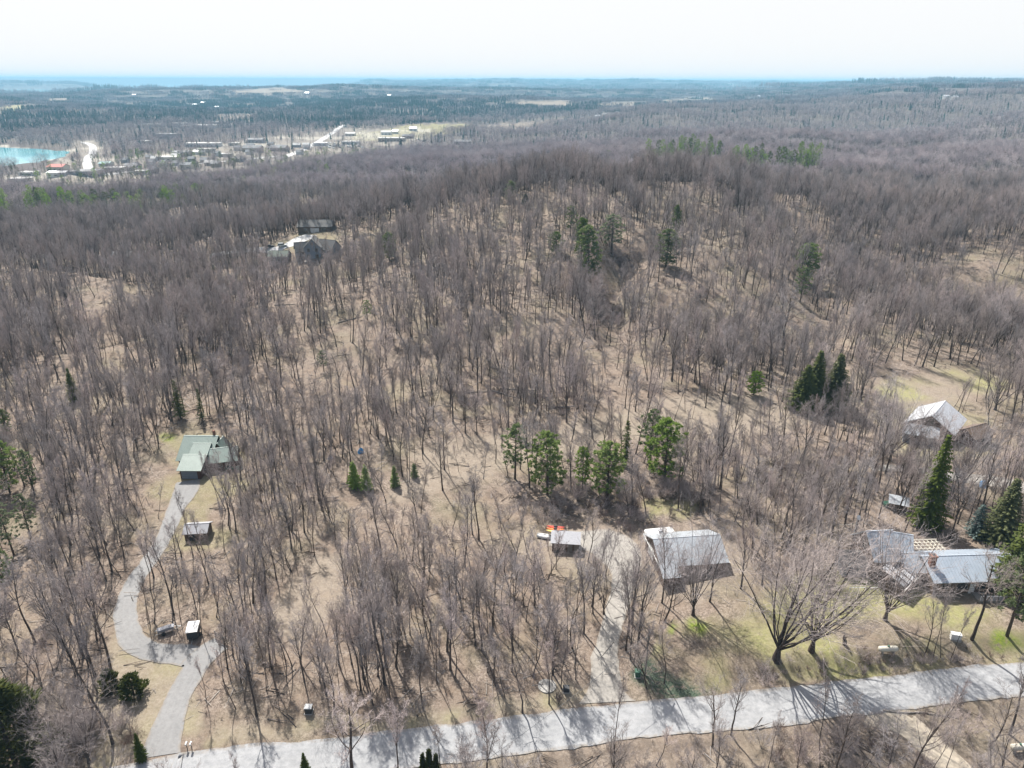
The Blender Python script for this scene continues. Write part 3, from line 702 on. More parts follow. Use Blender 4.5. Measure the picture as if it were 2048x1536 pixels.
V['spruce'] = variants('spruce', spruce, [(61, 15, 3.1, 1.45), (62, 14, 2.8, 1.4), (63, 16, 3.6, 1.5)], 'spruce')
V['thin_spruce'] = variants('thin_spruce', spruce, [(64, 13, 2.0, .8, .25, .12, .5), (65, 12, 1.8, .75, .25, .15, .55)], 'spruce')
V['small_spruce'] = variants('small_spruce', spruce, [(66, 4.0, 1.25, .9, .2, .03, .22), (67, 4.5, 1.3, .9, .2, .03, .22)], ['pine'])
V['blue'] = variants('blue_spruce', spruce, [(68, 6.0, 1.9, .95, .2, .03, .26)], 'blue_spruce')
V['pine'] = variants('pine', pine, [(71, 12, 3.4, .10, 210), (72, 13, 3.6, .16, 220), (73, 11.5, 3.0, .12, 190)], 'pine')
V['pale_pine'] = variants('pale_pine', pine, [(74, 13, 3.0, .25, 120, .9), (75, 12, 2.7, .28, 100, .9)], 'pale_pine')
V['dark_pine'] = variants('dark_pine', pine, [(76, 16, 3.6, .10, 250, 1.15), (77, 17, 3.3, .12, 230, 1.15)], 'dark_pine')
V['cedar'] = variants('cedar', cedar, [(81, 8, 2.6, 3800, .6), (82, 3.0, 1.5, 1500, .45), (83, 4.2, .75, 1100, .6)], 'cedar')
V['lite_pine'] = variants('small_pine', pine, [(78, 15, 3.3, .2, 46, 1.7), (79, 14, 3.0, .22, 40, 1.7)], ['pine', 'spruce'])
V['lite_spruce'] = variants('far_spruce', spruce, [(69, 16, 3.0, .7, .3, .1, 1.3), (70, 15, 2.6, .7, .3, .1, 1.3)], ['spruce', 'far_conifer'])

HWX = []        # every hand-placed or scattered hardwood: (x, y, z, kind, variant, scale, rz, label or None, v)
def tree(kind, var, loc, sc, rz, name, label, cat='tree', group=None, sxy=1.0):
    tm, cm, h = V[kind][var % len(V[kind])]
    r_ = empty(name, loc, rz, label, cat, group); r_.scale = (sc * sxy, sc * sxy, sc)
    part('trunk', tm, r_); part('crown', cm, r_); return r_
def height_at(u, vb, vt):       # tree height from its foot and top pixel
    x, y, z = at(u, vb); lo, hi = .3, 45
    for _ in range(30):
        m_ = (lo + hi) / 2; _, vv, _ = proj(x, y, z + m_)
        if vv > vt: lo = m_
        else: hi = m_
    return x, y, z, lo
EXCL = []       # (x, y, r) circles where scattered trees stay away
def conifer(kind, u, vb, vt, label, var=0, name=None, sxy=1.0, group=None, cat=None, excl=1.8):
    x, y, z, h = height_at(u, vb, vt); b = V[kind][var % len(V[kind])][2]
    EXCL.append((x, y, excl))
    if h > 6:
        dn = math.hypot(x, y)
        for q in (3, 6, 9, 12, 15): EXCL.append((x * (1 - q / dn), y * (1 - q / dn), 3.4 if q < 9 else 2.4))
    nm = name or {'spruce': 'spruce_tree', 'thin_spruce': 'spruce_tree', 'small_spruce': 'spruce_tree', 'blue': 'blue_spruce', 'pine': 'pine_tree', 'pale_pine': 'pine_tree', 'dark_pine': 'pine_tree', 'cedar': 'cedar_tree', 'lite_pine': 'pine_tree', 'lite_spruce': 'spruce_tree'}[kind]
    return tree(kind, var, (x, y, z - .1), h / b, rng.random() * 6.28, nm, label, cat or nm.replace('_', ' '), group, sxy)

CONS = [
 ('dark_pine', 1020, 402, 362, 'bushy dark pine standing alone on the left shoulder of the bare hilltop', 0, 1.5),
 ('cedar', 1051, 412, 388, 'small yellowish evergreen just right of the lone hilltop pine', 0, 1.3),
 ('dark_pine', 780, 522, 465, 'lone dark conifer among grey trunks on the left of the hill', 1, 1.3),
 ('dark_pine', 1113, 508, 463, 'short dark conifer leftmost of the hillside cluster', 0, 1.56),
 ('pale_pine', 1141, 472, 412, 'tall thin pale pine at the back of the hillside cluster', 0, 1.0),
 ('dark_pine', 1162, 520, 436, 'slim dark pine in the middle of the hillside cluster', 1, 1.04),
 ('dark_pine', 1177, 562, 452, 'tallest dark pine right side of the hillside cluster', 0, 1.04),
 ('pale_pine', 1223, 508, 430, 'pale feathery pine right of the dark hillside cluster', 1, 1.43),
 ('dark_pine', 1332, 534, 460, 'dark full pine on the right of the open hillside', 0, 1.56),
 ('dark_pine', 1350, 474, 410, 'thin dark pine just above and behind the full hillside pine', 1, .8),
 ('pine', 1612, 562, 488, 'bushy green pine at the edge of the right-hand wood', 1, 1.3),
 ('pale_pine', 1600, 605, 535, 'faded pale pine below the bushy green one', 0, 1.0),
 ('spruce', 150, 802, 735, 'single green spruce deep in the left wood', 1, 1.1),
 ('thin_spruce', 362, 838, 758, 'thin faded spruce behind the green roofed house', 0, 1.2),
 ('thin_spruce', 405, 842, 775, 'slim dark spruce right of the faded one behind the green roofed house', 1, 1.0),
 ('pine', 1507, 790, 742, 'small bright green pine at the clearing left of the twin dark spruces', 2, 1.3),
 ('spruce', 1603, 820, 728, 'broad dark spruce leftmost of the three at the clearing', 2, 1.8),
 ('spruce', 1624, 812, 700, 'tall dark spruce in the middle of the three at the clearing', 0, 1.55),
 ('spruce', 1664, 814, 706, 'tall dark spruce rightmost of the three at the clearing', 1, 1.75),
 ('pale_pine', 1030, 958, 848, 'grey-green loose pine leftmost of the row in the middle', 0, 1.0),
 ('pine', 1095, 990, 865, 'bright green round pine second in the row in the middle', 0, 1.0),
 ('pine', 1165, 978, 895, 'small thin-topped pine between two brighter pines in the middle row', 2, .8),
 ('pine', 1214, 1000, 885, 'bright green spreading pine near the centre of the middle row', 1, 1.1),
 ('thin_spruce', 1250, 932, 838, 'dark narrow spruce rising behind the spreading pine', 1, 1.2),
 ('pale_pine', 1300, 935, 822, 'soft grey-green pine just left of the biggest bright pine', 1, 1.0),
 ('pine', 1328, 968, 840, 'biggest bright green pine at the right end of the middle row', 1, 1.05),
 ('small_spruce', 709, 975, 922, 'small green spruce left of a yellowish one near the blue tarp', 0, .9),
 ('small_spruce', 733, 980, 930, 'small yellowish spruce below the blue tarp', 1, .9),
 ('small_spruce', 790, 972, 932, 'small dark green spruce right of the pair below the blue tarp', 1, .95),
 ('small_spruce', 829, 955, 926, 'smallest dull green spruce of the four near the blue tarp', 0, 1.0),
 ('spruce', 1851, 1052, 868, 'tall pointed spruce behind the big grey roofed house', 0, 1.0),
 ('spruce', 1996, 1090, 955, 'dark bushy spruce near the right edge behind the big house', 2, 1.4),
 ('spruce', 2036, 1190, 965, 'huge dark spruce cut by the right edge beside the big house', 0, 1.3),
 ('blue', 1950, 1072, 1008, 'short blue-green spruce between the big spruces and the bare yard', 0, 1.0),
 ('pale_pine', 2014, 1272, 1105, 'open straggly hemlock with bare trunk in front of the big house', 0, .9),
 ('cedar', 268, 1390, 1350, 'round yellow-green evergreen bush on the left lawn', 1, 1.25),
 ('cedar', 222, 1380, 1340, 'smaller olive evergreen bush by the trees left of the round one', 1, .95),
 ('cedar', 30, 1525, 1362, 'big dark green cedar in the lower left corner', 0, 1.55),
 ('spruce', 284, 1520, 1465, 'small dark spruce beside the mouth of the asphalt driveway', 0, 1.05),
 ('spruce', 613, 1556, 1504, 'pointed top of a small spruce at the bottom edge below the road', 1, 1.0),
 ('cedar', 848, 1562, 1507, 'leftmost of three narrow arborvitae at the bottom edge', 2, .7),
 ('cedar', 861, 1562, 1499, 'tallest middle one of three narrow arborvitae at the bottom edge', 2, .7),
 ('cedar', 874, 1562, 1508, 'rightmost of three narrow arborvitae at the bottom edge', 2, .7),
 ('pine', 14, 868, 820, 'small green pine at the left edge above the others', 2, 1.0),
 ('pine', 20, 985, 882, 'bright green pine at the left edge halfway down', 0, .85),
 ('pale_pine', 70, 990, 900, 'olive pine just right of the bright one at the left edge', 0, .85),
 ('pale_pine', 28, 1110, 1010, 'olive loose hemlock at the left edge below the bright pine', 1, .9),
 ('pale_pine', 62, 1075, 990, 'dull hemlock behind the lowest one at the left edge', 0, .9),
 ('pale_pine', 12, 1190, 1090, 'lowest olive hemlock at the left edge above the corner cedar', 1, .95),
 ('pale_pine', 648, 742, 700, 'short olive pine hidden among trunks in the middle left wood', 0, 1.1),
 ('pale_pine', 735, 640, 600, 'short pale green pine below the lone dark hillside conifer', 1, 1.1),
 ('pine', 60, 452, 418, 'bright green pine in the woods at the upper left', 0, 1.6),
 ('pine', 336, 402, 376, 'bright green round pine above the left woods', 1, 1.4),
 ('pine', 395, 392, 366, 'dark green pine right of the bright one above the left woods', 2, 1.1),
 ('thin_spruce', 1700, 398, 376, 'tiny lone green conifer in the right-hand woods', 0, 1.3),
 ('thin_spruce', 428, 545, 508, 'dark narrow spruce near the hilltop garage', 0, 1.3),
]
for kd, u, vb, vt, lb, va, sx in CONS: conifer(kd, u, vb, vt, lb, va, sxy=sx)
# evergreen belts: every tree its own
rb = np.random.default_rng(21)
def belt(u0, u1, vt0, vt1, d0, d1, n, kinds, label, group, shape=lambda f: 0.0):
    """conifers whose tops show between two heights of the photo at distance d0..d1"""
    k = 0; made = []
    while k < n:
        u = rb.uniform(u0, u1); v = rb.uniform(vt0, vt1) + shape((u - u0) / (u1 - u0)); D = d0 + (d1 - d0) * (1 - (v - vt0) / (vt1 - vt0 + 12)) + rb.uniform(-12, 12)
        d = F_ + R_ * (u - CX) / FPX - U_ * (v - CY) / FPX; t_ = D / math.hypot(d[0], d[1]); x, y = d[0] * t_, d[1] * t_; z = float(H(x, y)); h = float(np.clip(CAMZ + d[2] * t_ - z, 11, 30)) * rb.uniform(.85, 1.08)
        kd = kinds[int(rb.integers(len(kinds)))]; var = int(rb.integers(3)); b = V[kd][var % len(V[kd])][2]
        EXCL.append((x, y, 5)); dn = math.hypot(x, y)
        for q in (8, 16, 26, 36): EXCL.append((x * (1 - q / dn), y * (1 - q / dn), 5.5))
        made.append((u, h, tree(kd, var, (x, y, z - .2), h / b, rb.random() * 6.28, 'pine_tree' if 'pine' in kd else 'spruce_tree', label, 'conifer', group, rb.uniform(.95, 1.25) * 15 / max(h, 13)))); k += 1
    made.sort(key=lambda q: q[0]); what = group.split(' in ')[-1] if ' in ' in group else group
    made[0][2]['label'] = 'leftmost of the ' + group; made[-1][2]['label'] = 'rightmost of the ' + group
    max(made[1:-1], key=lambda q: q[1])[2]['label'] = 'tallest of the ' + group
belt(-5, 200, 372, 392, 690, 760, 34, ['lite_pine', 'lite_pine', 'lite_spruce'], 'bright green pine in the belt in front of the bay and town at far left', 'pines in the left part of the belt before the town')
belt(200, 430, 372, 395, 700, 760, 30, ['lite_pine', 'lite_pine', 'lite_spruce'], 'green pine in the right half of the belt in front of the town', 'pines in the right part of the belt before the town')
belt(1285, 1445, 254, 290, 820, 960, 64, ['lite_pine', 'lite_spruce'], 'dark green conifer in the clump on the far side of the ridge', 'conifers in the larger clump beyond the ridge', lambda f: 22 * (1 - f) ** 1.3)
belt(1468, 1645, 286, 302, 800, 860, 36, ['lite_pine', 'lite_pine', 'lite_spruce'], 'dark green conifer in the long clump right of the main one', 'conifers in the right clump beyond the ridge')
belt(1510, 1690, 264, 276, 980, 1060, 12, ['lite_spruce'], 'small dark conifer scattered behind the right clump', 'scattered conifers behind the right clump')

# the named bare trees that stand out
BIG = [('maple', 1552, 1318, 1050, 'largest spreading leafless maple on the lawn bank by the road', 0, 1.2),
       ('maple', 1622, 1302, 1065, 'second big leafless maple just right of the largest one by the road', 1, 1.15),
       ('maple', 1770, 1240, 1050, 'big forked leafless maple in front of the glazed part of the grey house', 2, 1.1),
       ('oak', 1943, 1278, 1095, 'leafless yard tree with straight dark trunk right of the white box', 0, 1.2),
       ('maple', 1386, 1230, 1055, 'tall leafless tree in front of the metal roofed barn', 2, .95),
       ('clump', 1208, 1228, 1060, 'tall many-stemmed leafless tree on the left of the gravel driveway', 0, 1.1),
       ('clump', 1281, 1245, 1085, 'many-stemmed leafless tree right of the gravel driveway by the barn corner', 1, 1.0),
       ('forest', 1252, 1300, 1120, 'crooked leafless tree on the right edge of the gravel driveway', 1, .9),
       ('forest', 1848, 1312, 1180, 'leftmost of the slanting thin trees right of the cream tank', 5, .8),
       ('pole', 1866, 1314, 1190, 'second of the slanting thin trees right of the cream tank', 0, .9),
       ('pole', 1882, 1316, 1200, 'third of the slanting thin trees right of the cream tank', 1, .9),
       ('pole', 1900, 1320, 1205, 'rightmost of the slanting thin trees right of the cream tank', 2, .9),
       ('oak', 710, 1560, 1395, 'spreading leafless tree at the bottom edge in front of the road', 1, 1.35),
       ('forest', 795, 1545, 1415, 'slender forked leafless tree at the bottom edge right of the spreading one', 3, 1.2),
       ('pole', 880, 1530, 1440, 'thin faint sapling on the near verge in front of the road', 0, 1.4),
       ('forest', 1462, 1470, 1350, 'lone slim leafless tree on the near verge below the ivy patch', 0, 1.2),
       ('pole', 1312, 1530, 1420, 'thin upright leafless tree below the middle of the road', 1, 1.2),
       ('forest', 2020, 1470, 1300, 'tall leafless tree near the right edge below the road', 2, 1.0),
       ('maple', 128, 1505, 1385, 'wide tangled leafless crab tree beside the corner cedar', 2, 1.15),
       ('maple', 178, 1525, 1400, 'wide tangled leafless crab tree nearer the driveway mouth', 1, 1.1),
       ('oak', 1722, 800, 700, 'lone spreading leafless tree right of the three dark spruces', 1, 1.3),
       ('forest', 1428, 975, 818, 'left one of two tall leafless trees right of the pines', 0, 1.1),
       ('forest', 1440, 978, 820, 'right one of two tall leafless trees right of the pines', 2, 1.1),
       ('maple', 1990, 820, 690, 'round leafless tree above the white roofed barn at the right edge', 1, 1.1),
       ('oak', 1565, 700, 575, 'big branching leafless tree on the pale slope below the bushy pine', 0, 1.3),
       ('maple', 1780, 920, 770, 'broad leafless tree left of the white roofed barn', 2, 1.0),
       ('maple', 1915, 985, 830, 'broad leafless tree in front of the white roofed barn', 1, .95),
       ('clump', 756, 1352, 1165, 'low-forking leafless tree with radiating shadow near the road', 0, 1.0),
       ('clump', 640, 1362, 1215, 'stout clump of leafless stems left of the low-forking tree', 1, .9),
       ('forest', 1045, 1425, 1290, 'bare tree leaning on the road edge left of the gravel driveway', 4, 1.0),
       ('forest', 1098, 1408, 1275, 'bare tree at the road edge beside the concrete pad', 3, 1.0),
       ('oak', 222, 1345, 1150, 'twisted dark leafless tree left of the driveway bend', 1, .8),
       ('oak', 190, 1350, 1110, 'taller twisted dark leafless tree at the left lawn edge', 0, .75),
       ('maple', 1150, 800, 720, 'dark-limbed leafless tree below the hill cluster', 0, .9),
       ]
NB = 0
for kd, u, vb, vt, lb, va, sx in BIG:
    x, y, z, h = height_at(u, vb, vt); b = V[kd][va % len(V[kd])][2] * {'maple': .98, 'clump': .95, 'shrub': .95}.get(kd, 1.0)
    tree(kd, va, (x, y, z - .1), h / b, rng.random() * 6.28, 'maple_tree' if kd == 'maple' else 'bare_tree', lb, 'tree', None, sx); EXCL.append((x, y, 3.2 if kd == 'maple' else 1.5)); NB += 1
# ================================================================ BUILDINGS
def gable(root, L_, W, he, hr, wall, roof, ox=0, oy=0, z0=0.0, rot=0.0, over=.45, ribs=0.0, axis='x', wins=(), doors=(), asym=0.0, roofname='roof', fascia=None):
    """a gabled block centred on (ox, oy); ridge along local x; wins: (face, along, z, w, h); faces s n e w"""
    mtx = Matrix.Translation((ox, oy, z0)) @ Matrix.Rotation(rot + (math.pi / 2 if axis == 'y' else 0), 4, 'Z')
    def mk(b, name, m, par=root):
        b.v = [tuple(mtx @ Vector(q)) for q in b.v]; return b.build(name, m, par)
    h2 = W / 2; yr = asym
    b = MB(); b.prism([(-h2, -1.2), (h2, -1.2), (h2, he), (yr, hr - .05), (-h2, he)], 'x', -L_ / 2, L_ / 2); wl = mk(b, 'wall', wall)
    b = MB(); xo = L_ / 2 + over; rf = []
    for sgn in (-1, 1):
        run = h2 + sgn * (-yr) if sgn < 0 else h2 - yr
        run = (yr + h2) if sgn < 0 else (h2 - yr)
        drop = (hr - he) / run * over
        y0, zz0 = sgn * (h2 + over), he - drop
        b.slab((-xo, y0, zz0), (xo, y0, zz0), (xo, yr, hr), (-xo, yr, hr), .14)
        if ribs:
            nrm = Vector((0, -(hr - zz0) * sgn * -1, 0)); k = int(2 * xo / ribs)
            d = Vector((0, yr - y0, hr - zz0)); n_ = Vector((1, 0, 0)).cross(d).normalized()
            if n_.z < 0: n_ = -n_
            for q in range(k + 1):
                x = -xo + .04 + q * (2 * xo - .08) / k; o_ = n_ * .145
                rf.append(((x - .025, y0 + o_.y, zz0 + o_.z), (x + .025, y0 + o_.y, zz0 + o_.z), (x + .025, yr + o_.y, hr + o_.z), (x - .025, yr + o_.y, hr + o_.z)))
    b.box(-xo - .01, xo + .01, yr - .12, yr + .12, hr + .06, hr + .19)
    ro = mk(b, roofname, roof)
    if rf:
        b = MB()
        for q in rf: b.slab(*q, .06)
        o = mk(b, 'roof_seams', roof, ro); o['kind'] = 'stuff'
    if fascia:
        b = MB()
        for sgn in (-1, 1):
            yy = sgn * (h2 + over + .03); zz = he - (hr - he) / h2 * over
            b.box(-xo, xo, yy - .03, yy + .03, zz - .16, zz + .12)
        mk(b, 'fascia', fascia)
    def rect(face, a, z, w_, h_, o1, o2):
        if face == 's': return (a - w_ / 2, a + w_ / 2, -h2 - o2, -h2 - o1, z, z + h_)
        if face == 'n': return (a - w_ / 2, a + w_ / 2, h2 + o1, h2 + o2, z, z + h_)
        if face == 'e': return (L_ / 2 + o1, L_ / 2 + o2, a - w_ / 2, a + w_ / 2, z, z + h_)
        return (-L_ / 2 - o2, -L_ / 2 - o1, a - w_ / 2, a + w_ / 2, z, z + h_)
    for fc, a, z, w_, h_ in wins:
        b = MB(); b.box(*rect(fc, a, z, w_ + .24, h_ + .24, .004, .06)); fr = mk(b, 'window', 'pole')
        b = MB(); b.box(*rect(fc, a, z + .12, w_, h_, .05, .075)); mk(b, 'pane', 'glass', fr)
        b = MB(); b.box(*rect(fc, a, z + .12 + h_ * .48, w_, .05, .07, .09)); mk(b, 'glazing_bar', 'pole', fr)
    for fc, a, z, w_, h_, m_ in doors:
        b = MB(); b.box(*rect(fc, a, z, w_, h_, .004, .07)); d_ = mk(b, 'door', m_)
        b = MB()
        for q in range(1, 4): b.box(*rect(fc, a, z + h_ * q / 4, w_ * .94, .04, .06, .085))
        mk(b, 'door_rib', 'dark', d_)
    return mtx

# green roofed house in the woods
x, y, z = at(392, 958)
gh = empty('green_roofed_house', (x - 1.1, y + .4, z + .1), 0, 'dark red timber house with ribbed pale green metal roof deep in the woods', 'house')
gable(gh, 6.0, 7.0, 2.9, 4.8, 'log', 'green_metal', 0, 3.0, ribs=.42, axis='x', over=.6, asym=1.2, doors=[('s', -.3, 0, 4.6, 2.4, 'grey_side')], wins=[('e', -1, 1.0, 1.0, 1.2)])
gable(gh, 9.4, 9.0, 3.1, 6.9, 'log', 'green_metal', -1.0, 9.4, ribs=.42, over=.6, asym=2.2, wins=[('s', -3.6, 1.0, 1.0, 1.2), ('e', -1.5, 3.3, 1.0, 1.3), ('e', 1.2, 1.0, 1.5, 1.6)])
gable(gh, 5.0, 4.4, 4.5, 6.0, 'log', 'green_metal', .4, 7.6, ribs=.42, over=.3, asym=1.0, roofname='dormer_roof', wins=[('s', 0, 3.3, .9, .8)])
gable(gh, 7.4, 5.4, 2.9, 5.1, 'log', 'green_metal', 7.2, 7.0, rot=R(14), ribs=.42, over=.5, asym=.9, wins=[('s', -1.0, .9, 1.1, 1.3), ('s', 1.3, .9, 1.1, 1.3), ('e', 0, 1, 1.2, 1.3)])
gable(gh, 4.0, 4.0, 3.1, 5.6, 'log', 'green_metal', 4.5, 11.6, axis='y', ribs=.42, over=.4)
MB().box(2.3, 2.9, 12.2, 12.8, 5.5, 8.2).build('chimney', 'brick', gh)
b = MB(); b.box(8.5, 13.0, 3.6, 5.6, .55, .7)
b.build('deck', 'kgreen', gh)
b = MB()
for q in (8.6, 10.7, 12.9):
    b.box(q - .05, q + .05, 3.6, 3.7, -.8, 1.5)
b.box(8.5, 13.0, 3.62, 3.68, 1.42, 1.5); b.build('railing', 'kgreen', gh)
b = MB()
for q in range(9): b.box(-3.3 + q * .02, 3.2, -.25 - q * .01, -.1, 0, .02)
gh.scale = (.80, .86, .86)
# small garden shed on the drive
x, y, z = at(388, 1082)
sh = empty('dark_shed', (x + .4, y + .3, z), R(6), 'dark weathered shed with pale sloping roof beside the asphalt driveway', 'shed')
gable(sh, 5.0, 4.2, 2.1, 3.1, 'brown', 'lgrey_side', 0, 2.0, over=.35, doors=[('s', -.8, 0, 1.1, 1.9, 'dark')], wins=[('s', 1.2, .9, .7, .7)])

sh.scale = (.88, .88, .88)
# metal roofed barn
x, y, z = at(1384, 1156)
pb = empty('metal_roofed_barn', (x - .2, y + 6.0, z), R(7), 'long brown barn with plain grey metal roof beside the gravel yard', 'barn')
gable(pb, 13.6, 11.2, 3.3, 6.3, 'brown', 'grey_metal', 0, 0, ribs=.62, over=.45, wins=[('w', -2, 1.2, 1, 1), ('s', 3.5, 1.3, 1.1, .9), ('s', -1, 1.3, 1.1, .9), ('e', 0, 1.3, 1, 1)], doors=[('w', 1.6, 0, 3.6, 2.9, 'white'), ('s', 1.2, 0, 1.0, 2.1, 'white')])
b = MB(); b.slab((-7.4, -8.6, 2.1), (-3.6, -8.6, 2.1), (-3.6, -5.5, 3.55), (-7.4, -5.5, 3.55), .12); b.build('lean_to_roof', 'grey_metal', pb)
b = MB(); b.box(-7.1, -3.9, -8.3, -5.61, -.8, 2.2); b.build('lean_to_wall', 'brown', pb)
MB().box(-7.35, -7.25, -6.2, 6.2, 3.0, 3.25).build('barge_board', 'white', pb); MB().box(7.26, 7.36, -6.2, 6.2, 2.95, 3.2).build('barge_board', 'white', pb)

pb.scale = (.93, .9, .80)
# white camper parked behind the barn
def camper(loc, rz, label, L_=6.2):
    r_ = empty('camper_trailer', loc, rz, label, 'camper')
    b = MB(); hw = 1.15
    b.prism([(-L_ / 2, .55), (L_ / 2 - .5, .55), (L_ / 2, 1.2), (L_ / 2 - .2, 2.5), (L_ / 2 - .8, 2.8), (-L_ / 2 + .2, 2.8), (-L_ / 2, 2.55)], 'y', -hw, hw); b.build('body', 'white', r_)
    b = MB(); b.box(-.5, .3, -.4, .4, 2.8, 3.05); b.build('roof_vent', 'lgrey_side', r_)
    for s_ in (-1, 1):
        b = MB(); b.box(-L_ * .3, -L_ * .3 + 1.2, s_ * hw - .02, s_ * hw + .02, 1.4, 2.0); b.build('window', 'glass', r_)
        b = MB(); b.tube([(-.2, s_ * (hw - .15), .35), (-.2, s_ * (hw + .03), .35)], .35, 12); b.build('wheel', 'rubber', r_)
    b = MB(); b.tube([(L_ / 2 - .3, 0, .5), (L_ / 2 + 1.1, 0, .45)], .05, 5); b.build('tow_bar', 'steel', r_); return r_
x, y, z = at(1322, 1094); camper((x, y + 1.5, z), R(10), 'white camper parked against the back left corner of the barn')

# low shed with boats behind it
x, y, z = at(1132, 1104)
ws = empty('grey_lean_to_shed', (x, y + 1.6, z), R(-6), 'low grey board shed at the left end of the gravel yard', 'shed')
MB().prism([(-1.5, -.6), (1.5, -.6), (1.5, 2.5), (-1.5, 2.0)], 'x', -2.7, 2.7).build('wall', 'pole', ws)
b = MB(); b.slab((-3, -1.8, 1.98), (3, -1.8, 1.98), (3, 1.8, 2.6), (-3, 1.8, 2.6), .1); b.build('roof', 'lgrey_side', ws)
for q in range(12):
    b = MB(); b.box(-2.66 + q * .45, -2.66 + q * .45 + .38, -1.56, -1.503, -.4, 1.98); b.build('board', 'pole' if q % 3 else 'brown', ws)
def kayak(loc, rz, m, label, grp=None, tilt=0.0):
    b = MB(); L_ = 3.9; rings = 13; o0 = 0; n = 10
    for k in range(rings):
        t_ = k / (rings - 1) * 2 - 1; w_ = .42 * (1 - abs(t_) ** 2.2) + .01; up = .22 * abs(t_) ** 3
        for q in range(n):
            a = q / n * 6.283; b.v.append((t_ * L_ / 2, math.cos(a) * w_, math.sin(a) * (.20 if math.sin(a) < 0 else .14) * (1 - abs(t_) ** 4) + up))
    for k in range(rings - 1):
        for q in range(n): b.f.append((k * n + q, k * n + (q + 1) % n, (k + 1) * n + (q + 1) % n, (k + 1) * n + q))
    r_ = empty('kayak', loc, rz, label, 'kayak', grp); b.build('hull', m, r_, True); r_.rotation_euler = (tilt, 0, rz)
    b = MB(); b.tube([(-.45, 0, .12), (-.2, 0, .165), (.2, 0, .165), (.45, 0, .12)], [.05, .24, .24, .05], 10); b.build('cockpit', 'dark', r_)
x, y, z = at(1112, 1080)
rk = empty('boat_rack', (x, y + 1.5, z), R(-8), 'simple timber rack carrying bright kayaks behind the low shed', 'rack')
for q in (-1.3, 1.3):
    for s_ in (-1.1, 1.1): MB().box(q - .05, q + .05, s_ - .05, s_ + .05, -.3, 1.3).build('post', 'pole', rk)
    MB().box(q - .06, q + .06, -1.3, 1.3, 1.3, 1.4).build('crossbar', 'pole', rk)
for q, (m_, lb) in enumerate([('redhull', 'red kayak at the back of the rack behind the low shed'), ('orange', 'orange kayak in the middle of the rack behind the low shed'), ('yellow', 'pale yellow kayak at the front of the rack behind the low shed')]):
    kayak((x - .1 * q, y + 2.25 - .78 * q, z + 1.62), R(-8), m_, lb)
x2, y2, z2 = at(1094, 1076)
bt = empty('white_rowing_boat', (x2, y2, z2 + .35), R(-15), 'white upturned boat lying left of the kayak rack', 'boat')
b = MB(); n = 10
for k in range(11):
    t_ = k / 10 * 2 - 1; w_ = .75 * (1 - max(0, t_) ** 2.4) * (1 - .25 * max(0, -t_)) + .01
    for q in range(n):
        a = q / (n - 1) * math.pi; b.v.append((t_ * 2.1, math.cos(a) * w_, math.sin(a) ** .7 * .5 * (1 - .3 * max(0, t_)) - .1))
for k in range(10):
    for q in range(n - 1): b.f.append((k * n + q, k * n + q + 1, (k + 1) * n + q + 1, (k + 1) * n + q))
b.f.append(tuple(range(n))); b.build('hull', 'white', bt, True); MB().box(-2.1, 2.0, -.03, .03, .38, .47).build('keel', 'lgrey_side', bt)

# the rambling grey roofed house at the right
x, y, z = at(1872, 1192)
bh = empty('grey_roofed_house', (x - 5.6, y + 3.6, z), 0, 'rambling dark house with several grey metal roofs, glazing and a brick chimney', 'house')
gable(bh, 17.0, 8.6, 3.0, 5.1, 'brown', 'blue_metal', 13.3, 1.6, rot=R(3), ribs=.6, over=.5, wins=[('s', -6.2, 1, 1.4, 1.3), ('s', -3.2, .9, 2.0, 1.5), ('s', .6, .9, 1.4, 1.4), ('s', 4.0, .9, 1.8, 1.4), ('s', 6.9, 1, 1, 1.2)], doors=[('s', -1.2, 0, 1, 2.1, 'white')])
gable(bh, 4.6, 8.2, 4.6, 8.2, 'brown', 'blue_metal', -2.4, 4.8, rot=R(4), ribs=.6, over=.3, wins=[('s', 0, 3.2, 1.2, 1.1), ('e', -1, 5, .9, 1), ('w', 0, 4.4, 1.2, 1.2)])
gable(bh, 4.2, 6.4, 4.2, 6.6, 'log', 'blue_metal', 2.5, 6.4, rot=R(-18), ribs=.6, over=.3, wins=[('w', 0, 3.6, 1, 1)])
gable(bh, 5.2, 4.6, 2.9, 4.4, 'log', 'blue_metal', -1.2, 3.6, rot=R(38), over=.2)
gable(bh, 6.0, 6.0, 3.0, 4.9, 'brown', 'blue_metal', 4.0, 2.6, rot=R(3), ribs=.6, over=.3, wins=[('s', -1, 1, 1, 1.2)])
# glazed sun room, set on the diagonal
gr_ = MB(); gm_ = Matrix.Translation((.3, -.6, 0)) @ Matrix.Rotation(R(40), 4, 'Z')
def tf(bb): bb.v = [tuple(gm_ @ Vector(q)) for q in bb.v]; return bb
tf(MB().box(-3.6, 3.6, -2.0, 2.2, -1.2, 2.3)).build('sun_room_wall', 'brown', bh)
for r0_ in range(2):
    for q in range(5):
        xa = -3.7 + q * 1.48; ya = -2.2 + r0_ * 2.3; za = 2.45 + r0_ * .85
        tf(MB().slab((xa + .06, ya + .05, za), (xa + 1.42, ya + .05, za), (xa + 1.42, ya + 2.25, za + .83), (xa + .06, ya + 2.25, za + .83), .07)).build('roof_pane', 'white_metal' if (q + r0_) % 3 else 'lgrey_side', bh)
for q in range(6):
    xa = -3.7 + q * 1.48; tf(MB().slab((xa - .05, -2.3, 2.44), (xa + .05, -2.3, 2.44), (xa + .05, 2.5, 4.2), (xa - .05, 2.5, 4.2), .17)).build('glazing_bar', 'dark', bh)
tf(MB().box(-3.9, 3.9, -2.42, -2.24, 2.15, 2.38)).build('gutter', 'white', bh)
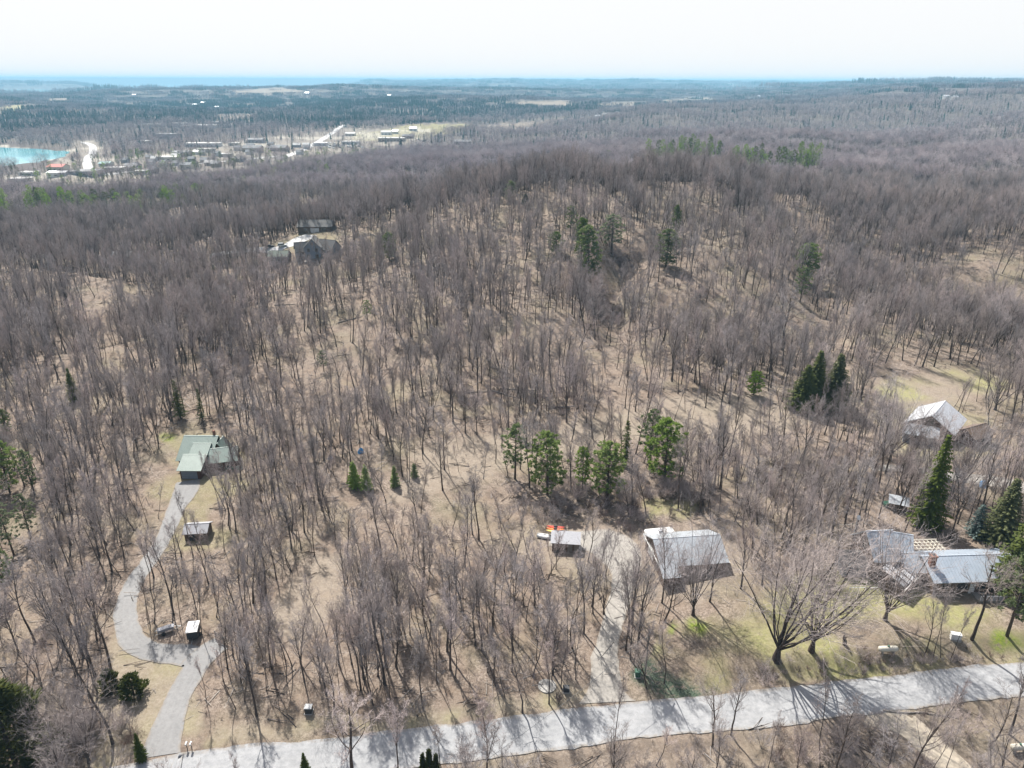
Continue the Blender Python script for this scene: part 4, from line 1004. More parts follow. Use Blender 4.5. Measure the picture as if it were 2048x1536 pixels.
b = MB(); b.box(4.9, 5.9, -.9, .0, -.5, 6.4); b.box(4.8, 6.0, -1.0, .1, 6.4, 6.6); ch = b.build('chimney', 'brick', bh); MB().box(5.2, 5.6, -.65, -.25, 6.6, 6.85).build('flue', 'dark', ch)
# pergola of pale slats behind the long wing
pg = empty('pergola', (x + 2.0, y + 9.9, z), R(3), 'open timber pergola of pale slats between the roofs of the grey house', 'pergola')
for q in range(11): MB().box(-4.2 + q * .84, -4.2 + q * .84 + .16, -3.1, 3.1, 2.95, 3.12).build('rafter', 'offwhite', pg)
for q in range(7): MB().box(-4.6, 4.6, -3.0 + q * .98, -3.0 + q * .98 + .16, 3.125, 3.22).build('slat', 'offwhite', pg)
for q in (-4.1, 4.1):
    for s_ in (-2.9, 2.9): MB().box(q - .08, q + .08, s_ - .08, s_ + .08, -.6, 2.95).build('post', 'pole', pg)
MB().box(-4.4, 4.4, -3, 3, .35, .5).build('deck', 'brown', pg)
# low dark porch at the left
b = MB(); b.slab((-9.6, 1.4, 2.5), (-4.7, .7, 2.55), (-4.5, 5.3, 3.5), (-9.2, 5.7, 3.4), .12); b.build('porch_roof', 'shingle', bh)
b = MB(); b.box(-9.3, -4.7, 1.5, 5.2, -1, 2.5); b.build('porch_wall', 'grey_side', bh)
b = MB()
for q in range(8): b.box(-9.8 + q * .75, -9.72 + q * .75, -2.6, -2.52, -.5, 1.0)
b.box(-9.8, -4.4, -2.6, -2.5, .95, 1.05); b.box(-9.8, -4.4, -2.62, .8, -.5, -.05); b.build('terrace_railing', 'white', bh)
for q in range(7): MB().box(12.5 + q * 1.1, 13.4 + q * 1.1, -5.3, -5.22, .3, 1.35).build('railing_panel', 'lgrey_side', bh)
MB().box(12.3, 20.4, -5.2, -2.8, -.6, .3).build('deck', 'pole', bh)
fp = empty('satellite_mast', (x - 10.4, y + 12.4, z), 0, 'white mast with small dish behind the tallest grey roof', 'mast')
MB().tube([(0, 0, -.4), (0, 0, 8.8)], .05, 6).build('pole', 'white', fp); MB().tube([(0, -.1, 8.6), (.1, -.32, 8.75)], [.12, .5], 12).build('dish', 'white', fp)
x, y, z = at(1765, 1078)
gf = empty('play_frame', (x - 6.5, y + 2.0, z), R(5), 'pale timber frame standing in the yard behind the dark porch', 'frame')
for q in (-2, 2):
    for s_ in (-.9, .9): MB().tube([(q, s_, -.3), (q, 0, 2.1)], .05, 5).build('leg', 'offwhite', gf)
MB().tube([(-2.2, 0, 2.1), (2.2, 0, 2.1)], .06, 6).build('crossbar', 'offwhite', gf)

# small woodshed behind
x, y, z = at(1794, 1018)
wd_ = empty('woodshed', (x, y, z), R(-25), 'open dark woodshed with sloping roof by the tall pointed spruce', 'shed')
MB().box(-1.7, 1.7, -1, 1, -.4, 1.8).build('wall', 'brown', wd_); b = MB(); b.slab((-2, -1.4, 1.75), (2, -1.4, 1.75), (2, 1.4, 2.5), (-2, 1.4, 2.5), .1); b.build('roof', 'grey_metal', wd_)
x, y, z = at(1776, 1012)
gb = empty('green_trailer', (x, y, z), R(10), 'small dark green cart left of the woodshed', 'cart')
MB().box(-1.2, 1.2, -.6, .6, .35, .95).build('body', 'kgreen', gb)
for s_ in (-.65, .65): MB().tube([(0, s_ - .06, .3), (0, s_ + .06, .3)], .3, 10).build('wheel', 'rubber', gb)

# white roofed barn
x, y, z = at(1880, 880)
wb = empty('white_roofed_barn', (x + .5, y + 4.5, z), 0, 'large barn with bright white metal roof and lower side wings', 'barn')
gable(wb, 12.0, 11.0, 3.6, 7.0, 'log', 'white_metal', 0, 0, rot=R(48), ribs=.7, over=.5, wins=[('w', 0, 4.6, 1.2, 1.4), ('s', 0, 1.4, 1.3, 1.2)], doors=[('w', -2.4, 0, 2.4, 2.6, 'brown')])
gable(wb, 7.5, 5.5, 2.8, 4.3, 'grey_side', 'grey_metal', -6.4, -4.8, rot=R(-25), ribs=.7, over=.4, wins=[('s', 1, 1, 1.1, 1), ('s', -1.5, 1, 1.1, 1)])
gable(wb, 7.5, 5.5, 2.8, 4.4, 'log', 'brown', 7.3, -5.2, rot=R(25), over=.4, wins=[('s', 0, 1, 1.2, 1.1)])

# grey house and garage on the hilltop drive
x, y, z = at(622, 524)
th = empty('hilltop_house', (x, y + 8, z), 0, 'large blue-grey gabled house standing on the far hilltop drive', 'house')
gable(th, 10.0, 8.0, 7.0, 11.0, 'grey_side', 'shingle', 0, 0, axis='y', rot=R(6), over=.5, wins=[('w', -2, 4.6, 1.2, 1.5), ('w', 2, 4.6, 1.2, 1.5), ('w', 0, 8.0, 1.0, 1.2), ('w', 2.2, 1.4, 1.6, 1.6), ('w', -2, 1.4, 1.6, 1.6)])
gable(th, 9.0, 8.5, 5.6, 9.6, 'grey_side', 'shingle', 7.4, 1.0, rot=R(-22), over=.5, wins=[('s', 0, 3.6, 1.2, 1.4), ('s', 2.6, 3.6, 1.2, 1.4), ('s', -1.6, .8, 1.8, 1.6), ('e', 0, 4, 1.2, 1.3)])
gable(th, 7.0, 8.0, 4.6, 8.4, 'lgrey_side', 'shingle', -6.2, .5, rot=R(22), over=.5, wins=[('s', 0, 2.8, 1.2, 1.3), ('s', -2, .6, 1.2, 1.3)])
b = MB(); b.box(-3.6, 6, -9, -5.2, .2, .4); b.build('deck', 'pole', th)
x, y, z = at(556, 530)
tg_ = empty('hilltop_garage', (x, y + 4, z), R(4), 'pale grey garage with greenish roof and white eaves left of the hilltop house', 'garage')
gable(tg_, 9.6, 7.6, 4.6, 6.6, 'lgrey_side', 'green_shingle', 0, 0, over=.5, wins=[('s', -3, 2.2, .8, .7), ('s', .6, 2.0, .8, .9), ('s', 2.2, 2.0, .8, .9)], fascia='white')
x, y, z = at(628, 466)
tu = empty('upper_house', (x, y + 7, z), R(2), 'long low brown-grey house directly behind the hilltop house', 'house')
gable(tu, 19.0, 11.0, 3.4, 6.2, 'brown', 'shingle', 0, 0, over=.6, wins=[('s', 5, 1, 2, 1.4), ('s', -5, 1, 1.6, 1.3)], doors=[('s', 0, 0, 4.8, 2.4, 'white')])

# cars
def car(loc, rz, m, label, L_=4.6, suv=False):
    r_ = empty('parked_car', loc, rz, label, 'car'); h = L_ / 2; w_ = .9; t_ = 1.75 if suv else 1.45
    b = MB(); b.prism([(-h, .35), (h - .1, .3), (h, .65), (h - .25, .88), (h * .42, .98), (-h * .85, 1.0), (-h, .8)], 'y', -w_, w_); b.build('body', m, r_)
    b = MB(); b.prism([(-h * (.88 if suv else .68), .99), (h * .40, .97), (h * .14, t_ - .04), (-h * (.8 if suv else .42), t_ - .04)], 'y', -w_ + .08, w_ - .08); b.build('windows', 'glass', r_)
    b = MB(); b.prism([(h * .16, t_ - .06), (h * .1, t_ + .02), (-h * (.76 if suv else .36), t_ + .02), (-h * (.82 if suv else .44), t_ - .06)], 'y', -w_ + .1, w_ - .1); b.build('roof', m, r_)
    for sx_ in (-h * .62, h * .62):
        for sy_ in (-1, 1): MB().tube([(sx_, sy_ * (w_ - .2), .33), (sx_, sy_ * (w_ + .02), .33)], .33, 12).build('wheel', 'rubber', r_)
x, y, z = at(565, 493); car((x, y, z + .12), R(8), 'silver', 'silver car parked on the hilltop drive, larger and paler one', 5.2, True)
x, y, z = at(540, 495); car((x, y, z + .12), R(10), 'blackcar', 'dark car parked left of the silver one on the hilltop drive')

# trailers by the driveway bend
x, y, z = at(335, 1264)
ut = empty('boat_trailer', (x, y, z), R(28), 'low grey boat trailer parked among trunks by the driveway fork', 'trailer')
for s_ in (-.55, .55): MB().tube([(-1.9, s_, .5), (1.0, s_, .5), (2.2, 0, .45)], .05, 5).build('rail', 'steel', ut)
for s_ in (-.75, .75): MB().tube([(-.6, s_ - .08, .32), (-.6, s_ + .08, .32)], .32, 12).build('wheel', 'rubber', ut)
b = MB(); b.prism([(-1.5, .6), (.9, .6), (1.2, 1.0), (.3, 1.15), (-1.5, 1.05)], 'y', -.45, .45); b.build('cargo', 'lgrey_side', ut)
x, y, z = at(387, 1276)
ct = empty('white_topped_trailer', (x, y + .4, z), R(12), 'boxy white-topped trailer beside the driveway fork', 'trailer')
MB().box(-.85, .85, -1.2, 1.3, .45, 1.9).build('body', 'dark', ct); b = MB(); b.slab((-.95, -1.3, 1.92), (.95, -1.3, 1.92), (.95, 1.4, 2.08), (-.95, 1.4, 2.08), .08); b.build('lid', 'white', ct)
for s_ in (-.9, .9): MB().tube([(s_ - .08, 0, .32), (s_ + .08, 0, .32)], .32, 12).build('wheel', 'rubber', ct)
MB().tube([(0, -1.2, .5), (0, -2.3, .42)], .05, 5).build('tow_bar', 'steel', ct)

# rail gate at the end of the spur
a_ = at(434, 1276); c_ = at(461, 1291)
gt = empty('rail_gate', ((a_[0] + c_[0]) / 2, (a_[1] + c_[1]) / 2, (a_[2] + c_[2]) / 2), math.atan2(c_[1] - a_[1], c_[0] - a_[0]), 'pale weathered wooden rail gate at the end of the driveway spur', 'gate')
ln = math.hypot(c_[0] - a_[0], c_[1] - a_[1]) / 2 + .3
for q in (-ln, 0, ln): MB().box(q - .07, q + .07, -.07, .07, -.4, 1.5).build('post', 'dead', gt)
for q in (.4, .85, 1.3): MB().box(-ln - .1, ln + .1, -.13, -.075, q - .08, q + .08).build('rail', 'dead', gt)

# mailboxes at the road
for q, (u, lb) in enumerate([(375, 'left one of two pale mailboxes on a post by the road'), (384, 'right one of two pale mailboxes on a post by the road')]):
    x, y, z = at(u, 1499); mbx = empty('mailbox', (x, y, z), R(4), lb, 'mailbox')
    MB().box(-.05, .05, -.05, .05, -.3, 1.05).build('post', 'pole', mbx)
    b = MB(); b.prism([(-.13, 1.06), (.13, 1.06), (.13, 1.24), (.08, 1.33), (-.08, 1.33), (-.13, 1.24)], 'y', -.28, .28); bx_ = b.build('box', 'white', mbx)
    MB().box(.131, .145, -.1, -.04, 1.1, 1.42).build('flag', 'redhull', bx_)
# utility cabinets
def cabinet(u, v, w_, d_, h_, m, top, label, rz=0.0, name='utility_cabinet', cat='cabinet'):
    x, y, z = at(u, v); r_ = empty(name, (x, y, z), rz, label, cat)
    MB().box(-w_ / 2 - .12, w_ / 2 + .12, -d_ / 2 - .12, d_ / 2 + .12, -.3, .08).build('base', 'concrete', r_)
    MB().box(-w_ / 2, w_ / 2, -d_ / 2, d_ / 2, .08, h_).build('body', m, r_)
    b = MB(); b.prism([(-d_ / 2 - .06, h_), (d_ / 2 + .06, h_), (d_ / 2 - .02, h_ + .12), (-d_ / 2 - .02, h_ + .06)], 'x', -w_ / 2 - .06, w_ / 2 + .06); b.build('lid', top, r_)
    MB().box(-w_ / 2 + .08, w_ / 2 - .08, -d_ / 2 - .02, -d_ / 2 - .003, .2, h_ - .1).build('door', m, r_); return r_
cabinet(618, 1424, 1.0, .9, 1.1, 'dark', 'white', 'dark cabinet with pale lid alone on the verge above the road')
cabinet(1132, 1382, .9, .8, .8, 'dark', 'dark', 'dark low cabinet beside the round concrete pad')
cabinet(1275, 1352, .8, .8, 1.1, 'kgreen', 'kgreen', 'green utility cabinet standing in the ivy patch')
cabinet(1910, 1277, 1.5, .8, 1.0, 'white', 'white', 'white box standing on the grass left of the straight-trunked yard tree', R(-14), 'white_box', 'box')
cabinet(1709, 1143, 1.7, 1.0, 1.3, 'white', 'white', 'white box beside the dark porch of the grey house', R(8), 'white_box', 'box')
x, y, z = at(1094, 1372)
b = MB(); b.tube([(0, 0, -.5), (0, 0, .09)], 1.45, 20); o = b.build('concrete_pad', 'concrete'); o.location = (x, y, z); tag(o, 'round pale concrete pad between trees above the road', 'pad')

# propane tanks
def tank(u, v, L_, label, rz):
    x, y, z = at(u, v); r_ = empty('propane_tank', (x, y, z), rz, label, 'tank'); q = .48; pts = []; rad = []
    for k in range(7): a = k / 6 * math.pi / 2; pts.append((-L_ / 2 + q * .7 * (1 - math.sin(a)), 0, .9)); rad.append(max(.02, q * math.sin(a) if k else .02))
    pts = [(-L_ / 2 + q * .7 * (1 - math.cos(k / 6 * math.pi / 2)), 0, .9) for k in range(7)] + [(L_ / 2 - q * .7 * (1 - math.cos(k / 6 * math.pi / 2)), 0, .9) for k in range(6, -1, -1)]
    rad = [max(.03, q * math.sin(k / 6 * math.pi / 2)) for k in range(7)] + [max(.03, q * math.sin(k / 6 * math.pi / 2)) for k in range(6, -1, -1)]
    MB().tube(pts, rad, 18).build('shell', 'offwhite', r_, True); MB().tube([(0, 0, 1.36), (0, 0, 1.56)], .16, 12).build('dome', 'kgreen', r_)
    for s_ in (-1, 1): MB().box(s_ * L_ * .28 - .1, s_ * L_ * .28 + .1, -.35, .35, -.3, .55).build('saddle', 'concrete', r_)
tank(1774, 1306, 3.3, 'long cream propane tank on the grass above the dark bank', R(2))
tank(2036, 1503, 2.6, 'cream propane tank half cut by the lower right edge', R(3))

# garden statue-like dark stump
x, y, z = at(1690, 1290)
st = empty('dark_stump', (x, y, z), 0, 'dark leaning dead stump on the lawn left of the propane tank', 'stump')
MB().tube([(0, 0, -.3), (-.1, 0, .6), (-.35, .05, 1.3), (-.45, .1, 2.1)], [.42, .34, .28, .10], 8).build('trunk', 'trunk', st)
MB().tube([(-.3, 0, 1.2), (.1, .1, 1.7)], [.14, .04], 5).build('branch', 'trunk', st)

# tarps in the woods
def tarp(u, v, a, b_, h_, m, label, sd=1):
    x, y, z = at(u, v); rs = random.Random(sd); n = 9; vs = []; fs = []
    for i_ in range(n):
        for j_ in range(n):
            p, q = i_ / (n - 1) * 2 - 1, j_ / (n - 1) * 2 - 1
            vs.append((p * a, q * b_, h_ * max(0, (1 - abs(p) ** 3) * (1 - abs(q) ** 2)) * rs.uniform(.85, 1.05) - .05 * (abs(p) > .99)))
    for i_ in range(n - 1):
        for j_ in range(n - 1): fs.append((i_ * n + j_, (i_ + 1) * n + j_, (i_ + 1) * n + j_ + 1, i_ * n + j_ + 1))
    o = MB().add(vs, fs).build('tarp', m); o.location = (x, y, z + .02); o.rotation_euler = (0, 0, rs.random()); tag(o, label, 'tarp')
tarp(722, 905, .8, .6, 1.3, 'blue_tarp', 'bright blue tarp over a small pile in the middle wood')
tarp(1966, 970, 1.7, .7, 1.0, 'blue_tarp', 'blue tarp on the farm track below the white roofed barn', 3)
tarp(661, 917, .7, .6, .8, 'lgrey_side', 'small grey-white tarp left of the blue one in the middle wood', 5)

# utility poles and wires
def upole(x, y, label, h_=9.0):
    z = float(H(x, y)); r_ = empty('utility_pole', (x, y, z), R(60), label, 'pole')
    MB().tube([(0, 0, -.5), (0, 0, h_)], [.15, .10], 8).build('post', 'pole', r_); MB().box(-1.1, 1.1, -.06, .06, h_ - .8, h_ - .65).build('crossarm', 'pole', r_)
    for q in (-.95, .95): MB().tube([(q, 0, h_ - .65), (q, 0, h_ - .45)], .05, 6).build('insulator', 'steel', r_)
    return Vector((x, y, z + h_ - .5))
x, y, z = at(1290, 1350); p1_ = upole(x, y, 'grey utility pole standing in the ivy patch by the gravel driveway')
def wire(p, q, label, sag=1.0):
    pts = [p.lerp(q, k / 16) - Vector((0, 0, sag * 4 * (k / 16) * (1 - k / 16))) for k in range(17)]
    tag(MB().tube(pts, .03, 3).build('power_line', 'steel'), label, 'wire')
xx, yy = flat(900, 1640); p2_ = Vector((xx, yy, float(H(xx, yy)) + 8.5)); wire(p1_, p2_, 'thin pale power line crossing above the road to the utility pole')

# fallen logs and brush on the hill
def deadlog(u, v, L_, rz, label, r=.28, m='dead'):
    x, y, z = at(u, v); rs = random.Random(int(u * 7 + v)); d = Vector((math.cos(rz), math.sin(rz), 0)); pts = []; n = 6
    for k in range(n + 1):
        p = Vector((x, y, 0)) + d * (k / n - .5) * L_ + Vector((-d.y, d.x, 0)) * rs.gauss(0, .12); pts.append((p.x - x, p.y - y, float(H(p.x, p.y)) - z + r * .8 * (1 - .5 * k / n)))
    r_ = empty('fallen_log', (x, y, z), 0, label, 'log', 'grey fallen logs on the hillside')
    MB().tube(pts, [r * (1 - .6 * k / n) for k in range(n + 1)], 7).build('trunk', m, r_)
    for k in range(6):
        i_ = rs.randint(2, n - 1); p = Vector(pts[i_]); q = p + Vector((rs.gauss(0, 1), rs.gauss(0, 1), abs(rs.gauss(.4, .6)))) * L_ * .12
        MB().cone(p, q, r * .3).build('branch', m, r_)
for u, v, L_, a, lb in [(1258, 641, 9, 3, 'dark uprooted log lying across the pale gully'), (1320, 655, 9, 20, 'long fallen log right of the gully'), (1375, 640, 8, 28, 'second fallen log further right of the gully'),
    (735, 550, 11, 15, 'pale curved fallen log below the hilltop house'), (690, 525, 8, -20, 'pale fallen log right of the hilltop house'), (745, 470, 9, -5, 'fallen log above the lone dark conifer'),
    (850, 455, 10, 5, 'long dark fallen log left of the hilltop pine'), (900, 440, 8, 12, 'fallen log nearest the left shoulder of the hilltop'), (815, 585, 10, 0, 'fallen log on the middle left slope'),
    (960, 785, 12, 8, 'long dark log in the hollow above the pines'), (1010, 790, 9, -30, 'crossing log in the hollow above the pines'), (1040, 780, 12, -2, 'straight fallen log at the back of the hollow'),
    (700, 640, 9, 30, 'fallen log in the left middle wood'), (1430, 455, 14, 25, 'long straight log down the bare hilltop slope'), (1465, 470, 12, 22, 'lower straight log on the bare hilltop slope'),
    (1125, 815, 8, 15, 'pale log at the right end of the hollow'), (570, 610, 8, 5, 'fallen log left of the middle slope'), (1840, 1427, 11, -4, 'long thin log lying below the road at right'), (1310, 1445, 0.5, 0, '')]:
    if lb: deadlog(u, v, L_, R(a), lb, .26 if v < 1000 else .16)
# ================================================================ TOWN AND FAR BUILDINGS
WPX = lambda u, v, px: px / FPX * proj(*at(u, v))[2]
def farb(u, v, wpx, h_, roof, wall, label, dm=12, name='town_building', cat='building', hip=0.0, rz=0.0, nwin=0, grp=None):
    x, y, z = at(u, v); w_ = WPX(u, v, wpx); r_ = empty(name, (x, y + dm / 2, z), rz, label, cat, grp)
    EXCL.append((x, y + dm / 2, max(w_, dm) * .62))
    if hip:
        b = MB(); b.prism([(-dm / 2, -2), (dm / 2, -2), (dm / 2, h_), (0, h_ + hip - .1), (-dm / 2, h_)], 'x', -w_ / 2, w_ / 2); b.build('wall', wall, r_)
        b = MB()
        for s_ in (-1, 1): b.slab((-w_ / 2 - .5, s_ * (dm / 2 + .5), h_ - hip / dm), (w_ / 2 + .5, s_ * (dm / 2 + .5), h_ - hip / dm), (w_ / 2 + .5, 0, h_ + hip), (-w_ / 2 - .5, 0, h_ + hip), .25)
        b.build('roof', roof, r_)
    else:
        MB().box(-w_ / 2, w_ / 2, -dm / 2, dm / 2, -2, h_).build('wall', wall, r_)
        b = MB(); b.box(-w_ / 2 - .3, w_ / 2 + .3, -dm / 2 - .3, dm / 2 + .3, h_ + .002, h_ + .6); b.build('roof', roof, r_)
    if w_ > 14:
        n = max(2, int(w_ / 7)); b = MB()
        for q in range(n): b.box(-w_ / 2 + (q + .3) * w_ / n, -w_ / 2 + (q + .7) * w_ / n, -dm / 2 - .06, -dm / 2 - .01, 1.2, min(h_ - .6, 2.8))
        o = b.build('windows', 'glass', r_); o['kind'] = 'stuff'
TOWNB = [
 (110, 342, 32, 5, 'redroof', 'offwhite', 'long building with bright red roof near the bay', 18, 3.0), (52, 352, 30, 4, 'stoneroof', 'white', 'white flat building left of the red roof near the bay', 16, 0),
 (112, 354, 36, 5, 'white_metal', 'white', 'long white building in front of the red roof', 16, 1.5), (163, 352, 52, 5, 'greyroof', 'lgrey_side', 'wide grey flat building at the foot of the highway', 26, 0),
 (34, 365, 36, 4, 'stoneroof', 'offwhite', 'white flat building nearest the woods at far left', 16, 0), (208, 333, 21, 4, 'tealroof', 'white', 'small building with teal roof right of the highway', 14, 2.0),
 (225, 344, 36, 5, 'stoneroof', 'offwhite', 'white roofed row just right of the grey flat building', 16, 0), (262, 339, 26, 5, 'greyroof', 'lgrey_side', 'grey gabled building behind the white row', 14, 2.5),
 (280, 349, 26, 4, 'stoneroof', 'white', 'small white store in front of the town woods', 14, 0), (332, 322, 40, 5, 'stoneroof', 'offwhite', 'low pale building in the middle of town', 18, 0),
 (360, 313, 32, 6, 'greyroof', 'tan_side', 'grey roofed building behind the low pale one', 16, 2.0), (392, 310, 14, 5, 'white_metal', 'white', 'tiny white roof in the middle of town', 12, 2.0),
 (408, 305, 34, 5, 'stoneroof', 'white', 'white flat building in mid town right of the tiny white roof', 16, 0), (403, 294, 66, 6, 'stoneroof', 'white', 'long white roof furthest back in mid town', 24, 0),
 (467, 292, 20, 5, 'stoneroof', 'offwhite', 'white roof right of the long one in town', 14, 0), (510, 286, 30, 6, 'greyroof', 'lgrey_side', 'grey roof behind the twin grey houses', 18, 2.5),
 (503, 304, 36, 6, 'greyroof', 'tan_side', 'left of the twin wide grey roofs before the straight road', 18, 4.0), (556, 303, 32, 6, 'greyroof', 'tan_side', 'right of the twin wide grey roofs before the straight road', 18, 4.0),
 (450, 315, 24, 5, 'stoneroof', 'offwhite', 'pale building below the twin grey roofs', 14, 0), (430, 335, 16, 5, 'greyroof', 'tan_side', 'small house at the near edge of town', 12, 3.0),
 (300, 333, 14, 6, 'greyroof', 'white', 'small white house with steep roof in town', 10, 3.5), (370, 338, 22, 5, 'greyroof', 'offwhite', 'grey roofed house at the town edge by the woods', 12, 3.0),
 (332, 277, 42, 8, 'greyroof', 'lgrey_side', 'wide grey building above the town among conifers', 30, 0), (290, 288, 24, 5, 'stoneroof', 'offwhite', 'pale building right of the highway bend', 16, 0),
 (352, 254, 27, 8, 'stoneroof', 'white', 'left block of the long white school roofs', 30, 0), (370, 257, 22, 6, 'stoneroof', 'white', 'second block of the long white school roofs', 26, 0),
 (408, 257, 44, 7, 'stoneroof', 'white', 'longest block of the white school roofs', 34, 0), (435, 252, 20, 9, 'greyroof', 'tan_side', 'grey block behind the white school roofs', 28, 0), (450, 256, 14, 6, 'greyroof', 'lgrey_side', 'small grey block at the right end of the school', 22, 0),
 (305, 254, 40, 6, 'stoneroof', 'offwhite', 'low pale roof left of the school', 24, 0),
 (545, 224, 20, 6, 'stoneroof', 'white', 'pale roof far behind the town among fields', 24, 0), (580, 223, 22, 6, 'stoneroof', 'white', 'pale long roof right of the field farm', 20, 0),
 (390, 213, 9, 8, 'white_metal', 'white', 'tiny white farmhouse on the far slope', 14, 3), (406, 209, 9, 8, 'white_metal', 'white', 'second tiny white farmhouse on the far slope', 14, 3), (433, 219, 8, 9, 'white_metal', 'white', 'tiny white barn left of the far fields', 14, 4),
 (268, 193, 7, 8, 'white_metal', 'white', 'tiny pale house on the far left ridge', 16, 4), (614, 190, 8, 10, 'white_metal', 'white', 'tiny white house on the distant field ridge', 18, 5), (778, 195, 7, 10, 'white_metal', 'white', 'tiny white barn on the distant middle ridge', 20, 5),
 (1895, 198, 10, 7, 'white_metal', 'white', 'white farm roof on the far right ridge', 24, 3), (1913, 199, 8, 6, 'white_metal', 'white', 'smaller white roof beside the far right farm', 20, 3), (1518, 196, 5, 8, 'white_metal', 'white', 'tiny white house alone in the far woods', 20, 4),
 (1388, 198, 22, 6, 'stoneroof', 'offwhite', 'row of pale roofs by the far field', 24, 2), (826, 262, 15, 6, 'white_metal', 'white', 'white barn at the near end of the green field', 14, 3),
 (772, 270, 20, 6, 'stoneroof', 'white', 'white houses on the green field', 14, 3), (790, 268, 12, 6, 'white_metal', 'offwhite', 'small white house right of the pair on the green field', 12, 3),
 (782, 283, 52, 6, 'stoneroof', 'tan_side', 'long pale roof just above the near woods', 22, 0), (700, 272, 20, 5, 'stoneroof', 'offwhite', 'pale building beside the straight road', 14, 2),
 (815, 277, 22, 5, 'greyroof', 'brick', 'brown roofed building right of the long pale roof', 14, 3), (1060, 262, 14, 5, 'white_metal', 'white', 'tiny white roof above the near woods by the tan field', 14, 3),
 (1196, 236, 10, 5, 'white_metal', 'white', 'tiny white farm at the end of the valley', 14, 3), (1210, 233, 8, 5, 'greyroof', 'tan_side', 'tiny tan farm building at the end of the valley', 14, 3), (925, 290, 34, 6, 'greyroof', 'brown', 'half-hidden brown roofed building in the ridge woods', 16, 3),
 (940, 300, 20, 4, 'stoneroof', 'tan_side', 'half-hidden pale roof in the ridge woods', 14, 2), (5, 460, 22, 5, 'stoneroof', 'tan_side', 'pale roof in the woods at the left edge', 12, 2), (240, 528, 36, 4, 'greyroof', 'tan_side', 'long low roof half hidden in the left woods', 10, 2),
 (640, 292, 26, 5, 'white_metal', 'white', 'white roof left end of the pale parking lot', 18, 0), (700, 289, 34, 5, 'stoneroof', 'white', 'white flat store on the pale parking lot', 20, 0)]
for q in TOWNB: farb(*q[:7], dm=q[7], hip=q[8])
for q in range(30):                          # scattered houses along the town streets
    u = rb.uniform(235, 620); v = 343 - (u - 235) * .12 + rb.uniform(-16, 14)
    farb(u, v, rb.uniform(9, 15), 4.5, ['greyroof', 'stoneroof', 'greyroof'][q % 3], ['white', 'offwhite', 'tan_side', 'lgrey_side'][q % 4], f"small {['white', 'cream', 'tan', 'pale grey'][q % 4]} gabled house with {['dark grey', 'pale', 'dark grey'][q % 3]} roof among the town trees", dm=9, hip=3.0, name='town_house', cat='house', grp='small houses among the town trees')
# vehicles standing on the pale lot
cb = MB(); cb.prism([(-2.4, .3), (2.4, .3), (2.5, .9), (1.2, 1.05), (.7, 1.65), (-1.7, 1.65), (-2.4, 1.0)], 'y', -.95, .95); cmsh = {m_: cb.mesh('lot_car', m_) for m_ in ('white', 'silver', 'blackcar')}
for q in range(46):
    u = rb.uniform(628, 728); v = rb.uniform(286, 297); x, y, z = at(u, v)
    o = bpy.data.objects.new('lot_car', cmsh[['white', 'silver', 'white', 'blackcar'][q % 4]]); COL.objects.link(o); o.location = (x, y, z + .1); o.rotation_euler = (0, 0, rb.random() * 3.1); o.scale = (1.3, 1.3, 1.3)
    tag(o, 'small vehicle standing on the pale lot at the edge of town', 'car', 'vehicles on the pale lot')

